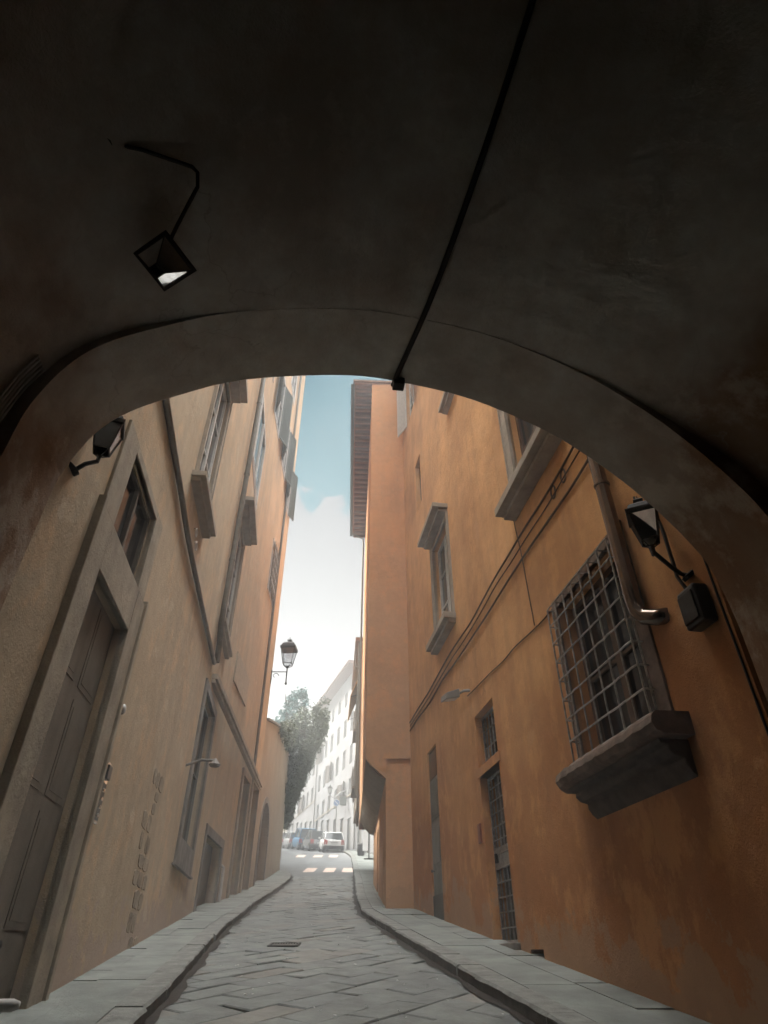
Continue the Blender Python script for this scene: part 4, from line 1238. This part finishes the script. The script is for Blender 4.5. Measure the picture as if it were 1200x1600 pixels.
# tall one on the corner of the left building
base = LEFT.P(26.45, 11.8, 0)
sl_ = thing("street_lantern", "large old iron street lantern on a bracket at the far corner of the left building", "street lantern", base)
lc = LEFT.P(26.45, 12.2, .70)
lantern_body(sl_, lc, .70, .44, .27, 'lantern_clear', .75, 4, None, 'lantern_clear')
m = MB(); m.tube([lc + Vector((0, 0, -.10)), lc + Vector((0, 0, -.85))], .028, 8); m.lathe(lc + Vector((0, 0, -.88)), [(.01, -.09), (.05, -.05), (.055, 0), (.03, .05)], 10)
m.lathe(lc + Vector((0, 0, -.14)), [(.03, -.06), (.06, 0), (.1, .05)], 10)
m.build("stem", M['iron'], sl_)
m = MB(); za = lc.z - .36
m.tube([LEFT.P(26.45, za, -.05), Vector((lc.x, lc.y, za))], .022, 8)
pts = []
for k in range(22):
    t = k / 21 * 4.6; r = .16 * (1 - k / 30)
    pts.append(LEFT.P(26.45, za - .2 + r * math.sin(t), .20 + r * math.cos(t)))
m.tube(pts, .016, 6); m.tube([LEFT.P(26.45, za - .55, .03), LEFT.P(26.45, za + .1, .03)], .022, 6)
m.build("bracket", M['iron'], sl_)
# small lanterns at both springers of the arch
def arm_lantern(label, wallp, c, h, wt, wb, glass, turn, tilt=None):
    t = thing("wall_lantern", label, "lantern", wallp)
    lantern_body(t, c, h, wt, wb, glass, turn, 4, tilt)
    c = Vector(c); wp = Vector(wallp)
    m = MB(); mid = Vector((wp.x + (c.x - wp.x) * .5, wp.y + (c.y - wp.y) * .5, wp.z + .12)); topc = c + Vector((0, 0, h * 1.75))
    m.tube([wp, wp + (mid - wp) * .5 + Vector((0, 0, -.05)), mid + Vector((0, 0, -.05)), Vector((c.x, c.y, c.z - h * .45)), c + Vector((0, 0, -h * .2))], .022, 8)
    m.lathe(wp, [(.075, -.02), (.08, .02), (.05, .03)], 12, (c - wp).normalized())
    m.build("bracket", M['iron'], t)
    return t
arm_lantern("iron lantern with bright pane on the orange wall beside the arch", RIGHT.P(5.12, 4.35, 0), RIGHT.P(5.12, 4.72, .30), .30, .19, .11, 'mirror', .35)
arm_lantern("iron lantern in shadow on the grey wall beside the arch", LEFT.P(4.35, 5.05, 0), LEFT.P(4.35, 5.3, .20), .30, .17, .10, 'glass_grey', 1.15)
# lantern hanging in the passage from a bent arm
hl = thing("passage_lantern", "square glass lantern hanging from a bent arm under the dark vault", "lantern", (-1.52, 2.28, 5.25))
lantern_body(hl, Vector((-1.672, 2.56, 5.436)), .157, .21, .058, 'pane_shiny', math.radians(14), 4, Matrix.Rotation(math.radians(12), 3, Vector((-.857, .515, 0))))
m = MB()
m.tube([(-1.95, 1.905, 5.97), (-1.72, 1.97, 6.0), (-1.42, 2.12, 6.08), (-1.39, 2.16, 6.08), (-1.40, 2.24, 6.03), (-1.57, 2.44, 5.86), (-1.65, 2.54, 5.77), (-1.665, 2.56, 5.70)], .015, 8)
m.lathe((-1.94, 1.90, 5.93), [(.045, 0), (.05, .1)], 10)
m.build("arm", M['iron'], hl)

# ------------------------------------------------------------------ conduits, cables, small fittings
cn = thing("ceiling_conduit", "dark conduit pipe running along the vault to a box at the arch edge", "conduit", AP(.1, 0, 6.2))
def vault_z(t):
    best = None
    for a, b in zip(vault, vault[1:]):
        if min(a[0], b[0]) <= t <= max(a[0], b[0]) and a[1] > 4 and b[1] > 4:
            best = a[1] + (b[1] - a[1]) * (t - a[0]) / (b[0] - a[0] + 1e-9)
    return best or 6.2
def ring_z(t):
    for a, b in zip(ring, ring[1:]):
        if a[0] <= t <= b[0] and a[1] > 3.7 and b[1] > 3.7:
            return a[1] + (b[1] - a[1]) * (t - a[0]) / (b[0] - a[0] + 1e-9)
m = MB()
pts = []
for k in range(44):
    d = .04 - k * .15; t = .10 + .178 * max(0, -d)
    pts.append(AP(t, d, (ring_z(t) if d > RD else vrise(vault_z(t), d)) - .03))
m.tube(pts, .026, 10); m.build("pipe", M['cable_black'], cn)
m = MB()
c0 = ring_z(.14)
p = [AP(t, d, z) for z in (c0 - .10, c0 - .005) for (t, d) in ((.09, -.07), (.21, -.07), (.21, .04), (.09, .04))]
m.hexa(p); m.build("junction_box", M['panel_dark'], cn, bevel=.01)
def cable(label, pts, r, material, group=None, name="cable"):
    m = MB(); m.tube(smooth_curve([tuple(p) for p in pts], 4), r, 6)
    return tag(m.build(name, material, smooth=True), label, "cable", group)
def vault_t(z):
    if z <= 4.1: return -2.90
    for a, b in zip(vault, vault[1:]):
        if a[0] < -1.9 and a[1] <= z <= b[1] and a[1] > 4: return a[0] + (b[0] - a[0]) * (z - a[1]) / (b[1] - a[1])
    return -2.90
for k in range(5):
    cable("grey cable in the bundle running down the dark passage wall", [AP(vault_t(z) + .03, RD - .05 - .034 * k, z) for z in (4.95, 4.85, 4.7, 4.4, 4.1, 3.6, 3.0, 2.4)], .010, M['cable_grey'], "cables on the passage wall")
cable("thin black cable dropping along the arch edge on the orange wall", [RIGHT.P(4.84, 4.6, .012), RIGHT.P(4.84, 3.6, .012), RIGHT.P(4.84, 2.2, .012), RIGHT.P(4.84, 1.2, .012)], .011, M['cable_black'])
def sag(W, a, b, za, zb, n, dip, o=.02):
    return [W.P(a + (b - a) * k / n, za + (zb - za) * k / n + random.uniform(-dip, dip) - dip * 2 * math.sin(math.pi * k / n * 3) ** 2, o) for k in range(n + 1)]
cable("brown cable along the orange wall under the first floor sills, highest of three", sag(RIGHT, 5.0, 18.9, 7.32, 7.22, 16, .025, .03), .019, M['cable'])
cable("brown cable along the orange wall, middle of three under the sills", sag(RIGHT, 5.0, 18.9, 7.12, 7.1, 16, .02, .025), .012, M['cable'])
cable("brown cable along the orange wall, lowest of three under the sills", sag(RIGHT, 5.0, 18.9, 6.80, 6.98, 16, .02, .03), .02, M['cable'])
cable("thin cable from the caged window to the floodlight", sag(RIGHT, 8.0, 12.7, 5.52, 5.86, 8, .015, .015), .011, M['cable'])
cable("thin cable dropping from the first floor sill down the orange wall", [RIGHT.P(8.95, 8.2, .015), RIGHT.P(8.9, 7.6, .04), RIGHT.P(8.86, 7.0, .02), RIGHT.P(8.84, 6.2, .012), RIGHT.P(8.8, 5.6, .012)], .009, M['cable'])
cable("thick dark cable sagging along the grey left wall to the downpipe", [LEFT.P(4.3, 8.05, .05), LEFT.P(6.05, 7.75, .05), LEFT.P(8.0, 7.5, .06), LEFT.P(9.2, 7.34, .07), LEFT.P(11.5, 7.3, .06), LEFT.P(14.3, 7.25, .06)], .055, M['pipe_grey'])
# intercom, bulkhead lamp, hooks, tablet on the left wall
ic = thing("intercom", "narrow steel framed intercom panel beside the stone portal", "intercom", LEFT.P(7.82, 2.98))
m = MB(); LEFT.box(m, 7.72, 7.92, 2.62, 3.30, 0, .03); m.build("frame", M['steel'], ic, bevel=.012)
m = MB(); LEFT.box(m, 7.75, 7.89, 2.66, 3.06, .03, .036); m.build("panel", M['panel_dark'], ic)
m = MB(); LEFT.box(m, 7.74, 7.90, 3.1, 3.26, .03, .06); m.build("camera_hood", M['panel_dark'], ic, bevel=.01)
for k in range(4):
    m = MB(); m.lathe(LEFT.P(7.82, 2.71 + .09 * k, .036), [(.022, 0), (.02, .012)], 10, LEFT.P(7.8, 1, 1) - LEFT.P(7.8, 1, 0)); m.build("button", M['steel'], ic)
bl = thing("bulkhead_lamp", "small oval white wall lamp above the intercom", "lamp", LEFT.P(7.72, 3.92))
m = MB(); m.lathe(LEFT.P(7.72, 3.92, 0), [(.085, 0), (.085, .025), (.07, .03)], 16, LEFT.P(7.8, 1, 1) - LEFT.P(7.8, 1, 0)); m.build("backplate", M['plastic_grey'], bl)
m = MB(); m.lathe(LEFT.P(7.72, 3.92, .03), [(.07, 0), (.062, .03), (.04, .05), (.01, .058)], 16, LEFT.P(7.8, 1, 1) - LEFT.P(7.8, 1, 0)); m.build("diffuser", M['opal'], bl, smooth=True)
hk = MB()
for k, (y, z) in enumerate(((9.5, 7.86), (9.72, 7.7))):
    c = LEFT.P(y, z, .06); td = (LEFT.P(y + .1, 0) - LEFT.P(y, 0)).normalized()
    hk.tube([c + td * .07 * math.cos(t) + Vector((0, 0, .09 * math.sin(t))) for t in [2 * math.pi * i / 16 for i in range(17)]], .014, 6)
    hk.tube([LEFT.P(y, z + .09, -.02), LEFT.P(y, z + .09, .07)], .012, 6)
tag(hk.build("cable_hook", M['cable_grey']), "pair of linked white rings hooked into the grey left wall above the cable", "hook")
tb_ = thing("wall_tablet", "weathered blank stone tablet set high on the left building", "tablet", LEFT.P(20, 9.0))
m = MB(); LEFT.box(m, 18.9, 21.4, 8.55, 9.55, -.02, .05); m.build("slab", M['marble'], tb_, bevel=.015)
wb = thing("wall_bracket", "small projecting lamp bracket above the low window on the left", "bracket", LEFT.P(13.3, 4.65))
m = MB(); m.tube([LEFT.P(13.3, 4.6, -.02), LEFT.P(13.3, 4.72, .3), LEFT.P(13.3, 4.72, .55)], .028, 8); m.build("arm", M['plastic_grey'], wb)
m = MB(); m.lathe(LEFT.P(13.3, 4.66, .58), [(.1, -.06), (.12, -.02), (.05, .06), (.02, .1)], 12); m.build("shade", M['plastic_grey'], wb)
# floodlight over the barred door
fl = thing("floodlight", "small grey floodlight on a short arm above the barred door", "floodlight", RIGHT.P(12.6, 5.9))
m = MB(); m.tube([RIGHT.P(12.55, 5.92, -.02), RIGHT.P(12.6, 5.92, .12), RIGHT.P(12.7, 5.90, .2)], .03, 8); m.build("arm", M['plastic_grey'], fl)
m = MB()
a, b = 12.62, 13.05
q = [RIGHT.P(a, 5.80, .2), RIGHT.P(b, 5.86, .2), RIGHT.P(b, 5.80, .52), RIGHT.P(a, 5.74, .50), RIGHT.P(a, 5.98, .2), RIGHT.P(b, 6.03, .2), RIGHT.P(b, 5.93, .50), RIGHT.P(a, 5.88, .48)]
m.hexa(q); m.build("head", M['plastic_grey'], fl, bevel=.015)
m = MB(); m.add([v + Vector((0, 0, -.006)) for v in (q[0] * .9 + q[2] * .1, q[1] * .9 + q[3] * .1, q[2] * .9 + q[0] * .1, q[3] * .9 + q[1] * .1)] + [v + Vector((0, 0, -.002)) for v in (q[0] * .9 + q[2] * .1, q[1] * .9 + q[3] * .1, q[2] * .9 + q[0] * .1, q[3] * .9 + q[1] * .1)], [(0, 1, 2, 3), (4, 5, 6, 7)])
m.build("lens", M['opal'], fl)
# dark meter box under the right lantern
eb = thing("junction_box", "dark cable junction box on the orange wall below the lantern", "junction box", RIGHT.P(5.05, 4.0))
m = MB(); RIGHT.box(m, 4.92, 5.2, 3.78, 4.16, 0, .16); m.build("case", M['panel_dark'], eb, bevel=.03)
m = MB(); RIGHT.box(m, 4.95, 5.17, 3.82, 4.1, .16, .18); m.build("lid", M['iron'], eb, bevel=.01)
m = MB(); m.tube([RIGHT.P(5.1, 4.15, .08), RIGHT.P(5.16, 4.35, .1), RIGHT.P(5.2, 4.9, .06), RIGHT.P(5.3, 5.6, .04)], .02, 6)
m.tube([RIGHT.P(5.3, 5.6, .05), RIGHT.P(5.34, 5.0, .07), RIGHT.P(5.42, 4.75, .1), RIGHT.P(5.46, 4.9, .08), RIGHT.P(5.5, 5.6, .05)], .014, 6)
m.build("loop", M['cable_black'], eb)
# steel rail end by the left portal
rl = thing("handrail", "short pale steel rail standing beside the left portal at the passage mouth", "handrail", (-2.4, 3.9, gz(3.9) + KH))
m = MB(); m.tube([(-2.78, 3.84, 1.16), (-1.90, 4.0, 1.163), (-1.865, 4.006, 1.163)], [.028, .028, .016], 12); m.build("rail", M['white_pipe'], rl, smooth=True)
for x in (-2.7, -2.3):
    m = MB(); m.tube([(x, 3.84 + (x + 2.78) * .18, gz(3.9) + .1), (x, 3.84 + (x + 2.78) * .18, 1.15)], .02, 8); m.build("post", M['pipe_grey'], rl)

# ------------------------------------------------------------------ parked cars
def loft(m, secs, close=True):
    k = len(secs[0])
    for a, b in zip(secs, secs[1:]):
        for i in range(k):
            j = (i + 1) % k
            m.quad(a[i], a[j], b[j], b[i])
    m.add(secs[0], [tuple(range(k))]); m.add(secs[-1], [tuple(range(k))])
def make_car(name, label, paint, L=3.85, Wd=1.68, Hh=1.43, van=False):
    """x runs forward from the tail; built about the origin"""
    r = thing(name, label, "car", (0, 0, 0), "cars parked along the kerb")
    hw = Wd / 2; belt = .90 if not van else 1.0
    def sec(x, w, zb, zt, tuck=.06):
        return [(x, -w + tuck, zb), (x, -w, zb + .18), (x, -w, zt - .16), (x, -w + .07, zt), (x, w - .07, zt), (x, w, zt - .16), (x, w, zb + .18), (x, w - tuck, zb)]
    m = MB()
    st = [(0, .84, .40, belt - .06), (.06, .95, .30, belt - .01), (.3, .99, .25, belt), (1.0, 1.0, .2, belt), (2.3, 1.0, .2, belt), (L * .73, .99, .2, belt - .02), (L * .88, .95, .22, belt - .12), (L * .97, .88, .26, belt - .22), (L, .74, .34, belt - .34)]
    loft(m, [sec(x, hw * w, zb, zt) for x, w, zb, zt in st])
    m.build("body", paint, r, smooth=False, bevel=.02)
    # roof and pillars with glass set in
    xb0, xb1 = (.03, .20) if van else (.10, .42)
    xf0, xf1 = L * .78, L * .56
    tw = hw * .78
    roof = MB(); glass = MB()
    roof.hexa([(xb1, -tw, Hh - .05), (xf1, -tw, Hh - .05), (xf1, tw, Hh - .05), (xb1, tw, Hh - .05), (xb1 + .08, -tw + .08, Hh), (xf1 - .1, -tw + .08, Hh), (xf1 - .1, tw - .08, Hh), (xb1 + .08, tw - .08, Hh)])
    low = [(xb0, hw * .93), (xf0, hw * .93)]
    for s_ in (-1, 1):
        for (xa, xt) in ((xb0, xb1), (xf0, xf1), (L * .36, L * .36 + .02)):
            roof.tube([(xa, s_ * hw * .93, belt - .03), (xt, s_ * tw, Hh - .03)], .045, 6)
    roof.build("roof", paint, r)
    glass.hexa([(xb0 + .015, -hw * .92, belt - .03), (xf0 - .02, -hw * .92, belt - .03), (xf0 - .02, hw * .92, belt - .03), (xb0 + .015, hw * .92, belt - .03), (xb1 + .015, -tw, Hh - .052), (xf1 - .02, -tw, Hh - .052), (xf1 - .02, tw, Hh - .052), (xb1 + .015, tw, Hh - .052)])
    glass.build("windows", M['car_glass'], r)
    for x in (.62, L - .72):
        for s_ in (-1, 1):
            m = MB(); m.lathe((x, s_ * (hw - .17), .31), [(.20, 0), (.31, .01), (.32, .05), (.32, .13), (.30, .175), (.2, .18)], 20, (0, s_, 0))
            w = m.build("wheel", M['tyre'], r)
            m = MB(); m.lathe((x, s_ * (hw - .0), .31), [(.2, -.01), (.19, .012), (.05, .02)], 16, (0, s_, 0)); m.build("rim", M['rim'], w)
    m = MB(); m.hexa([(-.05, -hw * .9, .26), (.25, -hw * 1.0, .26), (.25, hw * 1.0, .22), (-.05, hw * .9, .22), (-.04, -hw * .88, .48), (.22, -hw * 1.0, .48), (.22, hw * 1.0, .48), (-.04, hw * .88, .48)])
    m.build("bumper", M['bumper'], r, bevel=.02)
    for s_ in (-1, 1):
        m = MB(); m.hexa([(-.03, s_ * hw * .66, .56), (.03, s_ * hw * .97, .56), (.12, s_ * hw * .97, .56), (.05, s_ * hw * .66, .56), (-.02, s_ * hw * .66, .88), (.03, s_ * hw * .96, .88), (.12, s_ * hw * .96, .88), (.05, s_ * hw * .66, .88)])
        m.build("tail_light", M['tail_red'], r, bevel=.01)
        m = MB(); m.hexa([(L * .60, s_ * hw * .98, belt + .02), (L * .66, s_ * hw * .98, belt + .02), (L * .66, s_ * (hw + .16), belt + .03), (L * .60, s_ * (hw + .16), belt + .03), (L * .60, s_ * hw * .98, belt + .14), (L * .65, s_ * hw * .98, belt + .14), (L * .65, s_ * (hw + .15), belt + .15), (L * .60, s_ * (hw + .15), belt + .15)])
        m.build("mirror", paint, r, bevel=.015)
    m = MB(); m.hexa([(-.025, -.26, .56), (.0, -.26, .56), (.0, .26, .56), (-.025, .26, .56), (-.02, -.26, .67), (.005, -.26, .67), (.005, .26, .67), (-.02, .26, .67)])
    m.build("number_plate", M['plate'], r)
    m = MB(); m.box(-.03, .0, -.3, .3, .69, .72); m.build("tailgate_trim", M['bumper'], r)
    return r
cars = [
    ("white hatchback with red tail lights, nearest of the row parked at the bend", 'car_white', 3.7, 1.66, 1.43, False),
    ("dark grey hatchback parked between the white hatchback and the blue van", 'car_grey', 4.0, 1.72, 1.55, False),
    ("blue boxy van in the row parked at the bend", 'car_blue', 4.1, 1.72, 1.78, True),
    ("pale silver car parked just beyond the blue van", 'car_pale', 4.0, 1.7, 1.5, False),
    ("white car at the far end of the parked row", 'car_white', 3.9, 1.68, 1.5, False),
]
fd = Vector((-.335, 1, 0)).normalized()
for i, (lab, pm, L, Wd, Hh, van) in enumerate(cars):
    yy = 54.0 + 4.55 * i
    xx = interp(RK, yy) - .95 if i else -3.92
    if i: xx = -3.92 - .338 * (yy - 54.0)
    r = make_car("parked_car" if not van else "parked_van", lab, M[pm], L, Wd, Hh, van)
    slope = math.atan(.146)
    r.location = (xx, yy, gz(yy) + .0)
    ang = math.atan2(fd.y, fd.x) + (math.radians(-6) if i == 0 else 0)
    r.rotation_euler = (Matrix.Rotation(ang, 4, 'Z') @ Matrix.Rotation(-slope, 4, 'Y')).to_euler()

# ------------------------------------------------------------------ signs and street furniture at the bend
sp = Vector((-4.1, 57.4, gz(57.4) + .1))
sg = thing("road_sign", "round blue road sign with pale slash on a grey pole", "road sign", sp)
m = MB(); m.tube([sp, sp + Vector((0, 0, 3.9))], .035, 8); m.build("pole", M['pipe_grey'], sg)
sc_ = sp + Vector((0, -.05, 3.62)); ax = Vector((.05, -1, 0))
m = MB(); m.lathe(sc_, [(.28, 0), (.28, .02)], 24, ax); dsk = m.build("disc", M['sign_blue'], sg)
m = MB()
for k in range(24):
    t0, t1 = 2 * math.pi * k / 24, 2 * math.pi * (k + 1) / 24
    u = Vector((1, .05, 0)).normalized(); w = Vector((0, 0, 1)); b0 = sc_ + ax.normalized() * .022
    pt = lambda t, rr, e=0: b0 + ax.normalized() * e + u * rr * math.cos(t) + w * rr * math.sin(t)
    m.quad(pt(t0, .235), pt(t1, .235), pt(t1, .275), pt(t0, .275))
d1 = (Vector((1, .05, 0)).normalized() * -.7 + Vector((0, 0, .7))); d2 = (Vector((1, .05, 0)).normalized() * .7 + Vector((0, 0, .7)))
m.quad(b0 - d1 * .2 - d2 * .035, b0 + d1 * .2 - d2 * .035, b0 + d1 * .2 + d2 * .035, b0 - d1 * .2 + d2 * .035)
m.build("symbol", M['sign_white'], dsk)
hs = thing("hanging_sign", "dark square shop sign on an iron arm from the white house", "sign", FAR.P(56.4, 12.4))
m = MB(); p = [FAR.P(56.4, z, o) for z, o in ((11.9, .12), (11.9, .68), (12.6, .68), (12.6, .12))]; m.prism(p, (0, .05, 0)); m.build("board", M['shutter_green'], hs)
m = MB(); m.tube([FAR.P(56.42, 12.7, -.02), FAR.P(56.42, 12.7, .75)], .018, 6); m.build("arm", M['iron'], hs)
sc2 = thing("shop_canopy", "small white canopy over a doorway of the white house", "canopy", FAR.P(57.6, 13.1))
m = MB(); m.hexa([FAR.P(57.0, 13.2, 0), FAR.P(58.6, 13.2, 0), FAR.P(58.6, 13.0, .5), FAR.P(57.0, 13.0, .5), FAR.P(57.0, 13.3, 0), FAR.P(58.6, 13.3, 0), FAR.P(58.6, 13.08, .52), FAR.P(57.0, 13.08, .52)])
m.build("sheet", M['sign_white'], sc2)
wl2 = arm_lantern("pale wall lantern on the front of the tall white house", FAR.P(60.6, 13.3, 0), FAR.P(60.6, 13.7, .5), .4, .24, .15, 'opal', .5)
lb2 = thing("litter_bin", "rounded black litter bin on the far right pavement", "bin", (-1.62, 48.6, gz(48.6) + KH))
m = MB(); m.lathe((-1.62, 48.6, gz(48.6) + KH), [(.2, 0), (.25, .05), (.28, .45), (.25, .62)], 16); m.build("body", M['panel_dark'], lb2)
m = MB(); m.lathe((-1.62, 48.6, gz(48.6) + KH + .622), [(.27, 0), (.26, .06), (.15, .13), (.04, .16)], 16); m.build("lid", M['iron'], lb2)
bo = thing("menu_stand", "white notice board on a dark post with orange top beside the shopfront", "notice stand", (-1.0, 45.8, gz(45.8) + KH))
bx, by, bz = -1.0, 45.8, gz(45.8) + KH
m = MB(); m.tube([(bx, by, bz), (bx, by, bz + 2.3)], .045, 8); m.lathe((bx, by, bz), [(.34, 0), (.34, .05), (.06, .09)], 14); m.build("post", M['iron'], bo)
m = MB(); m.box(bx - .42, bx - .06, by - .02, by + .02, bz + .5, bz + 2.0); m.box(bx + .08, bx + .46, by - .02, by + .02, bz + .4, bz + 2.1); m.build("panel", M['sign_white'], bo)
m = MB(); m.box(bx - .45, bx + .05, by - .05, by + .05, bz + 2.08, bz + 2.28); m.build("header", M['orange'], bo, bevel=.01)

# ------------------------------------------------------------------ hazy air over the street, standing in for lens glare too
hm = bpy.data.materials.new("haze_and_glare")
hm.use_nodes = True
hn, hlk = hm.node_tree.nodes, hm.node_tree.links
hn.remove(hn["Principled BSDF"])
pv = hn.new("ShaderNodeVolumePrincipled")
pv.inputs["Color"].default_value = (0.95, 0.96, 0.96, 1)
pv.inputs["Density"].default_value = 0.0115
pv.inputs["Anisotropy"].default_value = 0.0
hlk.new(pv.outputs[0], hn["Material Output"].inputs["Volume"])
m = MB(); m.box(-60, 42, -32, 115, -6.0, 34.0)
stuff(m.build("haze_and_glare", hm))
